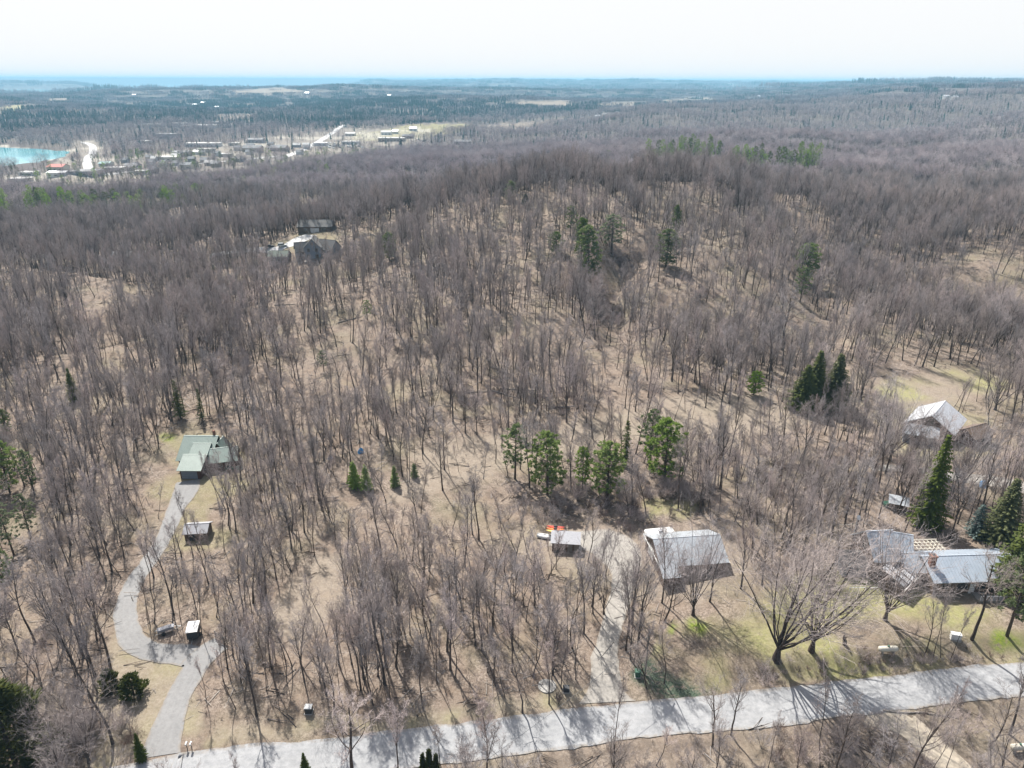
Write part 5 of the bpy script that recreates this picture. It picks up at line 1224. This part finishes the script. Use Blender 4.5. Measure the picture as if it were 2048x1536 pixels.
# ================================================================ THE WOODS
EX = np.array([e for e in EXCL]) if EXCL else np.zeros((0, 3))
def clear_of(x, y):
    ok = np.ones(len(x), bool)
    for ex, ey, er in EX: ok &= (x - ex) ** 2 + (y - ey) ** 2 > er * er
    return ok
rg = np.random.default_rng(99)
def grid(x0, x1, y0, y1, st):
    gx, gy = np.meshgrid(np.arange(x0, x1, st), np.arange(y0, y1, st)); gx = gx.ravel(); gy = gy.ravel()
    return gx + rg.uniform(-.5, .5, gx.size) * st, gy + rg.uniform(-.5, .5, gy.size) * st
def polar(r0, r1, st, a0=-42, a1=42):
    n = int(R(a1 - a0) * .5 * (r1 * r1 - r0 * r0) / st ** 2)
    r = np.sqrt(rg.uniform(r0 * r0, r1 * r1, n)); a = np.radians(rg.uniform(a0, a1, n)); return r * np.sin(a), r * np.cos(a)
def dens_near(x, y, z):
    u, v, _ = proj(x, y, z)
    j = fbm(x / 10, y / 10, 2); u2 = u + j * 22; v2 = v + fbm(x / 10 + 9, y / 10, 2) * 14
    p = np.full(x.shape, .64)
    p += fbm(x / 34, y / 34, 3) * 1.15                      # groves and thinner places
    P = lambda *ps: np.logical_or.reduce([inpoly(u2, v2, q) for q in ps])
    p = np.maximum(p, .16)
    p = np.where(P(HILLTHIN), .34 + .5 * vnoise(x / 30, y / 30), p)
    p = np.where(P(HILLBARE), .36 + .5 * vnoise(x / 25, y / 25), p)
    p = np.where(P(OPEN_MID), .16, p); p = np.where(P(OPEN_R), .10, p)
    p = np.where(P(GLADE), .05, p); p = np.where(P(GULLY), .10, p)
    p = np.where(P(FIELD_R), 0.0, p); p = np.where(P(BARNYARD), .05, p); p = np.where(P(GHOUSE, TOPHOUSE), 0.0, p)
    p = np.where(P(YARD), .10, p)
    p = np.where(inpoly(u, v, YARD) & (v > 1150) & (u > 1270), .35, p)
    p = np.where(P(LAWN), 0.015, p); p = np.where(P(LEFTLAWN), .03, p); p = np.where(P(VERGE), .05, p)
    p = np.where(P(BELOW), .10, p); p = np.where(P(BELOW) & (u > 1300), .30, p)
    p = np.where((v > 900) & (u < 230), .75, p)
    p = np.where(inpoly(u, v, [(500, 500), (700, 500), (700, 600), (520, 600)]), p * .25, p)
    # nothing grows on the spot of a building (kept by world distance)
    for (bu, bv, rad_) in ((395, 930, 13), (388, 1068, 5), (1384, 1120, 11), (1132, 1090, 5), (1322, 1085, 5), (1800, 1150, 12), (1900, 1150, 12), (1975, 1155, 11), (1880, 850, 13), (622, 510, 15), (556, 520, 10), (628, 458, 15), (610, 560, 9), (640, 560, 9), (560, 552, 8), (1850, 905, 9), (1890, 915, 8), (1830, 880, 8)):
        bx, by, _ = BC[(bu, bv)]; p = np.where((x - bx) ** 2 + (y - by) ** 2 < rad_ ** 2, -1, p)
    return p
BC = {(a, b): at(a, b) for a, b in ((395, 930), (388, 1068), (1384, 1120), (1132, 1090), (1322, 1085), (1800, 1150), (1900, 1150), (1975, 1155), (1880, 850), (622, 510), (556, 520), (628, 458), (610, 560), (640, 560), (560, 552), (1850, 905), (1890, 915), (1830, 880))}
def inview(x, y, z, mrg=90):
    u, v, d = proj(x, y, z); u2, v2, _ = proj(x, y, z + 18)
    return (d > 10) & (u > -mrg) & (u < 2048 + mrg) & (v2 < 1536 + mrg)

# near woods
x, y = grid(-430, 430, 58, 700, 4.35)
z = H(x, y); p = dens_near(x, y, z)
ok = (rg.random(len(x)) < p) & inview(x, y, z, 260)
x, y, z = x[ok], y[ok], z[ok]
ok = clear_of(x, y) & ~near_road(x, y, .7); x, y, z = x[ok], y[ok], z[ok]
# thin pole-sized stems between them, thickest in the front wood
xs, ys = grid(-430, 430, 58, 600, 3.8); zs = H(xs, ys); ps = dens_near(xs, ys, zs) * .78
us, vs_, _ = proj(xs, ys, zs); ps = np.where((us > 420) & (us < 1250) & (vs_ > 950), ps * 1.7, ps)
ok = (rg.random(len(xs)) < ps) & inview(xs, ys, zs, 200); xs, ys, zs = xs[ok], ys[ok], zs[ok]
ok = clear_of(xs, ys) & ~near_road(xs, ys, .8); xs, ys, zs = xs[ok], ys[ok], zs[ok]
N1, N2 = len(x), len(xs)
AX = np.concatenate([x, xs]); AY = np.concatenate([y, ys]); AZ_ = np.concatenate([z, zs])
KD = np.concatenate([np.zeros(N1, int), np.ones(N2, int)])
front_ = AY < 190
SC = rg.uniform(.58, 1.14, N1 + N2) ** .9 * (1 + .22 * fbm(AX / 30, AY / 30, 2)) * np.where(KD == 0, np.where(front_, .90, 1.06), np.where(front_, .92, 1.0))
RZ = rg.random(N1 + N2) * 6.283
uu, vv, dd = proj(AX, AY, AZ_); ut_, vt_, _ = proj(AX, AY, AZ_ + 16 * SC)
infr = (uu > 6) & (uu < 2042) & (vt_ < 1500) & (vv > 0)
score = np.where(infr, 16 * SC / dd * np.where(KD == 0, 1, .8) * np.where(vv > 1536, .5, 1), 0)
NIND = 296 - NB
ind = np.argsort(-score)[:NIND]
single = np.zeros(len(AX), bool); single[ind] = True
LM = [('round yellow-green evergreen bush', 268, 1385), ('corner cedar', 40, 1500), ('driveway bend', 245, 1240), ('boat trailer', 335, 1264), ('white-topped trailer', 387, 1276), ('rail gate', 448, 1284),
      ('dark cabinet with pale lid', 618, 1424), ('low-forking leafless tree', 756, 1350), ('concrete pad', 1094, 1372), ('low cabinet by the pad', 1132, 1382), ('ivy patch', 1310, 1365), ('green utility cabinet', 1275, 1352),
      ('metal roofed barn', 1384, 1158), ('kayak rack', 1112, 1085), ('largest spreading maple', 1552, 1316), ('cream propane tank', 1774, 1304), ('white box on the grass', 1910, 1277), ('dark shed', 388, 1082),
      ('sandy track', 1850, 1480), ('open glade', 600, 1190), ('mailboxes', 380, 1497), ('mouth of the gravel driveway', 1210, 1400), ('mouth of the asphalt driveway', 320, 1480), ('grey roofed house', 1860, 1195), ('green roofed house', 392, 958), ('dark stump on the lawn', 1690, 1290), ('woodshed', 1794, 1016), ('tall pointed spruce', 1851, 1050), ('short blue-green spruce', 1950, 1072), ('biggest bright green pine', 1328, 968), ('spreading green pine', 1214, 1000), ('second big maple', 1622, 1302), ('tank at the lower right edge', 2036, 1503), ('straggly hemlock', 2014, 1272), ('lone slim tree on the near verge', 1462, 1470), ('lowest hemlock at the left edge', 12, 1190), ('green cart', 1776, 1012), ('twisted dark tree at the lawn edge', 190, 1350), ('stout clump of stems', 640, 1362), ('straight-trunked yard tree', 1943, 1277)]
LMW = [(n_, *at(a, b)[:2]) for n_, a, b in LM]
cnt = {}
ordn = ['nearest', 'second nearest', 'third nearest', 'fourth nearest', 'fifth nearest']
recs = []
for k in ind:
    best = min(LMW, key=lambda q: (q[1] - AX[k]) ** 2 + (q[2] - AY[k]) ** 2); dx = AX[k] - best[1]; dy = AY[k] - best[2]
    side = ('right of' if dx > 0 else 'left of') if abs(dx) > abs(dy) * 1.3 else ('behind' if dy > 0 else 'in front of')
    recs.append((math.hypot(dx, dy), k, best[0], side))
recs.sort()
for d_, k, lm, side in recs:
    key = (lm, side, int(KD[k])); c_ = cnt.get(key, 0); cnt[key] = c_ + 1
    what = 'leafless forest tree' if KD[k] == 0 else 'thin leafless tree'
    if c_ < 5: lb = f'{ordn[c_]} {what} {side} the {lm}'
    else: lb = f'{what} further off {side} the {lm}'
    kd = ('round' if rg.random() < .3 else 'forest') if KD[k] == 0 else 'pole'
    tree(kd, int(rg.integers(10)), (AX[k], AY[k], AZ_[k] - .05), float(SC[k]), float(RZ[k]), 'bare_tree' if KD[k] == 0 else 'slender_tree', lb, 'tree', f'leafless trees {side} the {lm}')

# --- instancing on points, for the woods nobody could count
def protos(kinds):
    out = []
    for kd in kinds:
        for tm, cm, h in V[kd]:
            bm = bmesh.new(); bm.from_mesh(tm); nt_ = len(bm.faces); bm.from_mesh(cm); bm.faces.ensure_lookup_table()
            for f in bm.faces[nt_:]: f.material_index = 1
            me = bpy.data.meshes.new('wood_tree'); bm.to_mesh(me); bm.free(); me.materials.append(tm.materials[0]); me.materials.append(cm.materials[0])
            out.append(bpy.data.objects.new('wood_tree', me))
    return out
def scatter(name, x, y, z, sc, rz, src, idx, label, cat, tilt=.065):
    me = bpy.data.meshes.new(name); n = len(x); me.vertices.add(n); me.vertices.foreach_set('co', np.column_stack([x, y, z]).ravel())
    rot = np.column_stack([rg.normal(0, tilt, n), rg.normal(0, tilt, n), rz]).astype(np.float32)
    sc = np.asarray(sc); sc3 = np.column_stack([sc * rg.uniform(.85, 1.15, n), sc * rg.uniform(.85, 1.15, n), sc]).astype(np.float32)
    a = me.attributes.new('rot', 'FLOAT_VECTOR', 'POINT'); a.data.foreach_set('vector', rot.ravel())
    a = me.attributes.new('scl', 'FLOAT_VECTOR', 'POINT'); a.data.foreach_set('vector', sc3.ravel())
    a = me.attributes.new('pick', 'INT', 'POINT'); a.data.foreach_set('value', np.asarray(idx, np.int32))
    o = bpy.data.objects.new(name, me); COL.objects.link(o)
    ng = bpy.data.node_groups.new(name, 'GeometryNodeTree'); ng.interface.new_socket('Geometry', in_out='INPUT', socket_type='NodeSocketGeometry'); ng.interface.new_socket('Geometry', in_out='OUTPUT', socket_type='NodeSocketGeometry')
    gi = ng.nodes.new('NodeGroupInput'); go = ng.nodes.new('NodeGroupOutput'); ip = ng.nodes.new('GeometryNodeInstanceOnPoints'); jn = ng.nodes.new('GeometryNodeJoinGeometry')
    for s_ in src:
        oi = ng.nodes.new('GeometryNodeObjectInfo'); oi.inputs['Object'].default_value = s_; oi.inputs['As Instance'].default_value = True; ng.links.new(oi.outputs['Geometry'], jn.inputs[0])
    def na_(nm, tp):
        q = ng.nodes.new('GeometryNodeInputNamedAttribute'); q.data_type = tp; q.inputs['Name'].default_value = nm; return q.outputs['Attribute']
    ng.links.new(gi.outputs[0], ip.inputs['Points']); ng.links.new(jn.outputs[0], ip.inputs['Instance']); ip.inputs['Pick Instance'].default_value = True
    ng.links.new(na_('pick', 'INT'), ip.inputs['Instance Index']); ng.links.new(na_('rot', 'FLOAT_VECTOR'), ip.inputs['Rotation']); ng.links.new(na_('scl', 'FLOAT_VECTOR'), ip.inputs['Scale'])
    ng.links.new(ip.outputs[0], go.inputs[0]); md = o.modifiers.new('scatter', 'NODES'); md.node_group = ng
    return tag(o, label, cat, kind='stuff')
rest = ~single
rnd = rg.random(len(AX)) < np.where(AX > 90, .55, .22) + .35 * np.clip(fbm(AX / 45, AY / 45, 2), -.3, .6)
k0 = rest & (KD == 0) & ~rnd; k2 = rest & (KD == 0) & rnd; k1 = rest & (KD == 1)
scatter('spreading_woods', AX[k2], AY[k2], AZ_[k2] - .1, SC[k2] * 1.05, RZ[k2], protos(['round']), rg.integers(0, 4, k2.sum()), 'round-crowned leafless hardwoods mixed through the near forest', 'forest')
scatter('hardwood_forest', AX[k0], AY[k0], AZ_[k0] - .1, SC[k0], RZ[k0], protos(['forest']), rg.integers(0, 10, k0.sum()), 'dense leafless hardwood forest covering the near hills', 'forest')
scatter('slender_woods', AX[k1], AY[k1], AZ_[k1] - .1, SC[k1], RZ[k1], protos(['pole']), rg.integers(0, 4, k1.sum()), 'thin young leafless stems filling the near woods', 'forest')
# undergrowth
def twiglet(seed, n, h, r_):
    rs = random.Random(seed); B = MB()
    for k in range(n):
        a = rs.random() * 6.28; an = R(rs.uniform(3, 42)); l = h * rs.uniform(.5, 1.1); d = np.array([math.cos(a) * math.sin(an), math.sin(a) * math.sin(an), math.cos(an)])
        p = np.array([rs.gauss(0, .12), rs.gauss(0, .12), -.05]); B.cone(p, p + d * l, r_)
        for q in range(4):
            s_ = rs.uniform(.3, .9); e = unit(d + np.array([rs.gauss(0, .6), rs.gauss(0, .6), .1])); B.cone(p + d * l * s_, p + d * l * s_ + e * l * .4, r_ * .6)
    return B
def debris(seed):
    rs = random.Random(seed); B = MB()
    for k in range(5):
        a = rs.random() * 3.14; l = rs.uniform(.6, 2.4); c = np.array([rs.gauss(0, .8), rs.gauss(0, .8), .06]); d = np.array([math.cos(a), math.sin(a), rs.uniform(-.03, .12)])
        B.tube([tuple(c - d * l / 2), tuple(c + d * l / 2)], [.05, .02], 3, cap=False)
    return B
ug = []
for q, (a, h, rr_, m_) in enumerate([(7, 1.4, .016, 'dark_shrub'), (9, 2.2, .018, 'twig'), (5, 3.2, .02, 'twig_red'), (12, .9, .014, 'dark_shrub')]): ug.append(bpy.data.objects.new('undergrowth', twiglet(200 + q, a, h, rr_).mesh('undergrowth', m_)))
db = [bpy.data.objects.new('sticks', debris(300 + q).mesh('sticks', 'dead' if q % 2 else 'trunk')) for q in range(4)]
x, y = grid(-330, 330, 58, 430, 2.3); z = H(x, y); p = dens_near(x, y, z)
u, v, _ = proj(x, y, z); p = p * .68 + np.where(inpoly(u, v, BELOW), .35, 0) + .25 * np.maximum(0, fbm(x / 12, y / 12, 2))
p = np.where(inpoly(u, v, LAWN) | inpoly(u, v, FIELD_R) | inpoly(u, v, YARD), .01, p)
ok = (rg.random(len(x)) < p) & inview(x, y, z, 120); x, y, z = x[ok], y[ok], z[ok]; ok = ~near_road(x, y, .5); x, y, z = x[ok], y[ok], z[ok]
scatter('undergrowth', x, y, z, rg.uniform(.5, 1.25, len(x)), rg.random(len(x)) * 6.28, ug, rg.integers(0, 4, len(x)), 'low leafless brush and seedlings on the forest floor', 'undergrowth')
x, y = grid(-330, 330, 60, 470, 2.6); z = H(x, y); p = np.clip(dens_near(x, y, z), 0, .5) + .05
u, v, _ = proj(x, y, z); p = np.where(inpoly(u, v, HILLTHIN), .75, p); p = np.where(inpoly(u, v, LAWN) | inpoly(u, v, FIELD_R) | inpoly(u, v, YARD), .0, p)
ok = (rg.random(len(x)) < p) & inview(x, y, z, 60); x, y, z = x[ok], y[ok], z[ok]; ok = ~near_road(x, y, .5); x, y, z = x[ok], y[ok], z[ok]
scatter('fallen_branches', x, y, z, rg.uniform(.6, 1.9, len(x)), rg.random(len(x)) * 6.28, db, rg.integers(0, 4, len(x)), 'scattered sticks and fallen branches on the leaf litter', 'branches')
# brush thickets: dark tangles by the pines and along the bank
def thick(cu, cv, n, spread, name, label, kinds=('shrub',), sc=(.5, 1.0), sy=.5):
    cx_, cy_, _ = at(cu, cv); x = cx_ + rg.normal(0, spread, n); y = cy_ + rg.normal(0, spread * sy, n); ok = ~near_road(x, y, .4); x, y = x[ok], y[ok]
    scatter(name, x, y, H(x, y), rg.uniform(*sc, len(x)), rg.random(len(x)) * 6.28, protos(kinds), rg.integers(0, 3, len(x)), label, 'brush', .12)
thick(1200, 1015, 60, 11, 'brush_thicket', 'dark leafless brush below the row of pines', sc=(.6, 1.1))
thick(1350, 990, 22, 5, 'brush_thicket', 'dark leafless brush under the biggest bright pine', sc=(.6, 1.1))
thick(1860, 1325, 60, 9, 'bank_brush', 'dark low brush along the bank above the road', sc=(.2, .45), sy=.10)
thick(1690, 1350, 60, 9, 'bank_brush', 'dark low brush under the second big maple', sc=(.15, .38), sy=.10)
thick(1560, 955, 60, 16, 'brush_thicket', 'grey leafless brush in the open ground right of the pines', sc=(.6, 1.1))
thick(1650, 1500, 90, 22, 'brush_thicket', 'grey leafless brush below the road', sc=(.5, .9), sy=.25)
thick(190, 1470, 14, 5, 'brush_thicket', 'tangled crab brush beside the left lawn', sc=(.7, 1.1))
thick(1245, 522, 40, 7, 'brush_thicket', 'dark brush pile below the pale pine on the hillside', sc=(.5, .9))
thick(1185, 600, 70, 9, 'brush_thicket', 'dark brush along the gully on the hill', sc=(.5, .9), sy=1.2)
thick(1215, 645, 40, 6, 'brush_thicket', 'dark brush at the bottom of the gully', sc=(.5, .9), sy=1.0)
thick(1000, 800, 60, 12, 'brush_thicket', 'dark brush round the logs in the hollow', sc=(.4, .8), sy=.5)
thick(1400, 590, 40, 10, 'brush_thicket', 'grey brush on the right side of the hill', sc=(.5, .9), sy=.8)
x, y = grid(-160, 260, 230, 450, 7.5); z = H(x, y); u, v, _ = proj(x, y, z); ok = (inpoly(u, v, HILLTHIN) | inpoly(u, v, HILLBARE)) & (rg.random(len(x)) < .45); x, y, z = x[ok], y[ok], z[ok]
scatter('hill_brush', x, y, z, rg.uniform(.35, .9, len(x)), rg.random(len(x)) * 6.28, protos(['shrub']), rg.integers(0, 3, len(x)), 'low grey brush scattered over the open hillside', 'brush', .2)
# middle distance
def two(T, B, m1, m2):
    a = T.mesh('wood_tree', m1); bm = bmesh.new(); bm.from_mesh(a); n_ = len(bm.faces); b2 = B.mesh('wood_tree', m2); bm.from_mesh(b2); bm.faces.ensure_lookup_table()
    for f in bm.faces[n_:]: f.material_index = 1
    me = bpy.data.meshes.new('wood_tree'); bm.to_mesh(me); bm.free(); me.materials.append(M[m1]); me.materials.append(M[m2]); return bpy.data.objects.new('wood_tree', me)
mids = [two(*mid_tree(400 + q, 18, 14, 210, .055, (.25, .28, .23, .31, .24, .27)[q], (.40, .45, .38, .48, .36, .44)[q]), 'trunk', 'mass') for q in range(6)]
def far_density(x, y, z, base):
    u, v, _ = proj(x, y, z); p = np.full(x.shape, base)
    p = p + fbm(x / 120, y / 120, 2) * .25
    p = np.where(inpoly(u, v, TOWN), .34, p); p = np.where(inpoly(u, v, BAYSIDE), .03, p); p = np.where(inpoly(u, v, TOWNFRONT) & (y < 1500), .16 + .45 * np.maximum(0, fbm(x / 40, y / 40, 2)), p)
    for q in (GREENFIELD, TANFIELD, *FIELDS_FAR): p = np.where(inpoly(u, v, q), .02, p)
    return np.where(z < -27.8, 0, p)
x, y = grid(-620, 620, 90, 1300, 6.2); r = np.hypot(x, y); ok = ((r > 760) | (y > 700) | (np.abs(x) > 430)) & (r < 1300); x, y = x[ok], y[ok]; z = H(x, y)
xe, ye = polar(1000, 1300, 7); ok = np.abs(xe) > 620; xe, ye = xe[ok], ye[ok]; x = np.append(x, xe); y = np.append(y, ye); z = H(x, y)
ok = (rg.random(len(x)) < far_density(x, y, z, .78)) & inview(x, y, z, 60); x, y, z = x[ok], y[ok], z[ok]; ok = clear_of(x, y); x, y, z = x[ok], y[ok], z[ok]
ok = ~near_road(x, y, 2); x, y, z = x[ok], y[ok], z[ok]
uu, vv, dd = proj(x, y, z); con = (rg.random(len(x)) < np.where((uu < 700) & (vv > 330) & (vv < 440), .16, .012)) | ((inpoly(uu, vv, TOWN) | inpoly(uu, vv, TOWNFRONT)) & (rg.random(len(x)) < .30))
m_ = ~con
scatter('middle_distance_forest', x[m_], y[m_], z[m_] - .3, rg.uniform(.7, 1.15, m_.sum()) * (1 + .28 * fbm(x[m_] / 60, y[m_] / 60, 2)), rg.random(m_.sum()) * 6.28, mids, rg.integers(0, 6, m_.sum()), 'leafless forest falling away behind the hill crest', 'forest')
lites = protos(['lite_pine', 'lite_spruce'])
scatter('mixed_conifers', x[con], y[con], z[con] - .3, rg.uniform(.6, 1.05, con.sum()), rg.random(con.sum()) * 6.28, lites, rg.integers(0, 4, con.sum()), 'scattered conifers among the leafless woods before the town', 'conifers')
fars = [two(*mid_tree(420 + q, 18, 3, 34, .17, .30, .30, 2.6), 'trunk', 'mass') for q in range(4)]
fcon = [bpy.data.objects.new('far_conifer', far_patch(430 + q, 1, .1, 19, 0, 1.0).mesh('far_conifer', 'far_conifer')) for q in range(3)]
x, y = polar(1300, 2700, 10.5); z = H(x, y); ok = rg.random(len(x)) < far_density(x, y, z, .9); x, y, z = x[ok], y[ok], z[ok]
ok = clear_of(x, y) & ~near_road(x, y, 4); x, y, z = x[ok], y[ok], z[ok]; uu, vv, dd = proj(x, y, z)
con = rg.random(len(x)) < np.where(inpoly(uu, vv, EVERG), .55, .06) * (.4 + 1.6 * np.clip(fbm(x / 160, y / 160, 2) + .5, 0, 1)); m_ = ~con
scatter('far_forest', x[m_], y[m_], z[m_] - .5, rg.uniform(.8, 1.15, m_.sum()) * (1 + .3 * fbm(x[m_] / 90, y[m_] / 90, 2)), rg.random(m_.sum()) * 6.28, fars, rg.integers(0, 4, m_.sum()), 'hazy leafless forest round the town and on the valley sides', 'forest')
scatter('far_evergreens', x[con], y[con], z[con] - .5, rg.uniform(.6, 1.05, con.sum()), rg.random(con.sum()) * 6.28, fcon, rg.integers(0, 3, con.sum()), 'dark evergreens mixed through the far woods', 'conifers')
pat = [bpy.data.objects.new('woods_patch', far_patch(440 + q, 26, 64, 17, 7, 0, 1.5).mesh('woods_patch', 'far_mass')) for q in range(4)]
patc = [bpy.data.objects.new('evergreen_patch', far_patch(450 + q, 34, 60, 18, 0, 1.0).mesh('evergreen_patch', 'far_conifer')) for q in range(3)]
def patches(r0, r1, st, sc, nm):
    x, y = polar(r0, r1, st); z = H(x, y); ok = (rg.random(len(x)) < far_density(x, y, z, .93)) & (z > -27); x, y, z = x[ok], y[ok], z[ok]; uu, vv, dd = proj(x, y, z)
    con = rg.random(len(x)) < np.where(inpoly(uu, vv, EVERG), .45, .12) * (.2 + 1.8 * np.clip(fbm(x / 500, y / 300, 2) + .5, 0, 1)); m_ = ~con
    scatter(nm + '_woods', x[m_], y[m_], z[m_] - 1, rg.uniform(.9, 1.1, m_.sum()) * sc, rg.random(m_.sum()) * 6.28, pat, rg.integers(0, 4, m_.sum()), 'woods on the ' + nm + ' hills fading into blue haze', 'forest', .01)
    scatter(nm + '_evergreens', x[con], y[con], z[con] - 1, rg.uniform(.8, 1.0, con.sum()) * sc, rg.random(con.sum()) * 6.28, patc, rg.integers(0, 3, con.sum()), 'evergreen woods on the ' + nm + ' hills', 'conifers', .01)
patches(2650, 6000, 52, 1.0, 'distant')
patches(6000, 13500, 130, 2.2, 'horizon')

# ================================================================ THE AIR
hz = MB(); hz.box(-46000, 46000, -46000, 46000, -40, 129)
hm = bpy.data.materials.new('haze_air'); hm.use_nodes = True
t = hm.node_tree; t.nodes.clear(); ho = t.nodes.new('ShaderNodeOutputMaterial'); pv = t.nodes.new('ShaderNodeVolumePrincipled')
pv.inputs['Color'].default_value = (.33, .63, .84, 1); pv.inputs['Density'].default_value = 0.000098; pv.inputs['Anisotropy'].default_value = 0.0
t.links.new(pv.outputs[0], ho.inputs['Volume'])
tag(hz.build('haze', hm), 'thin blue haze over the whole landscape', 'haze', kind='stuff')
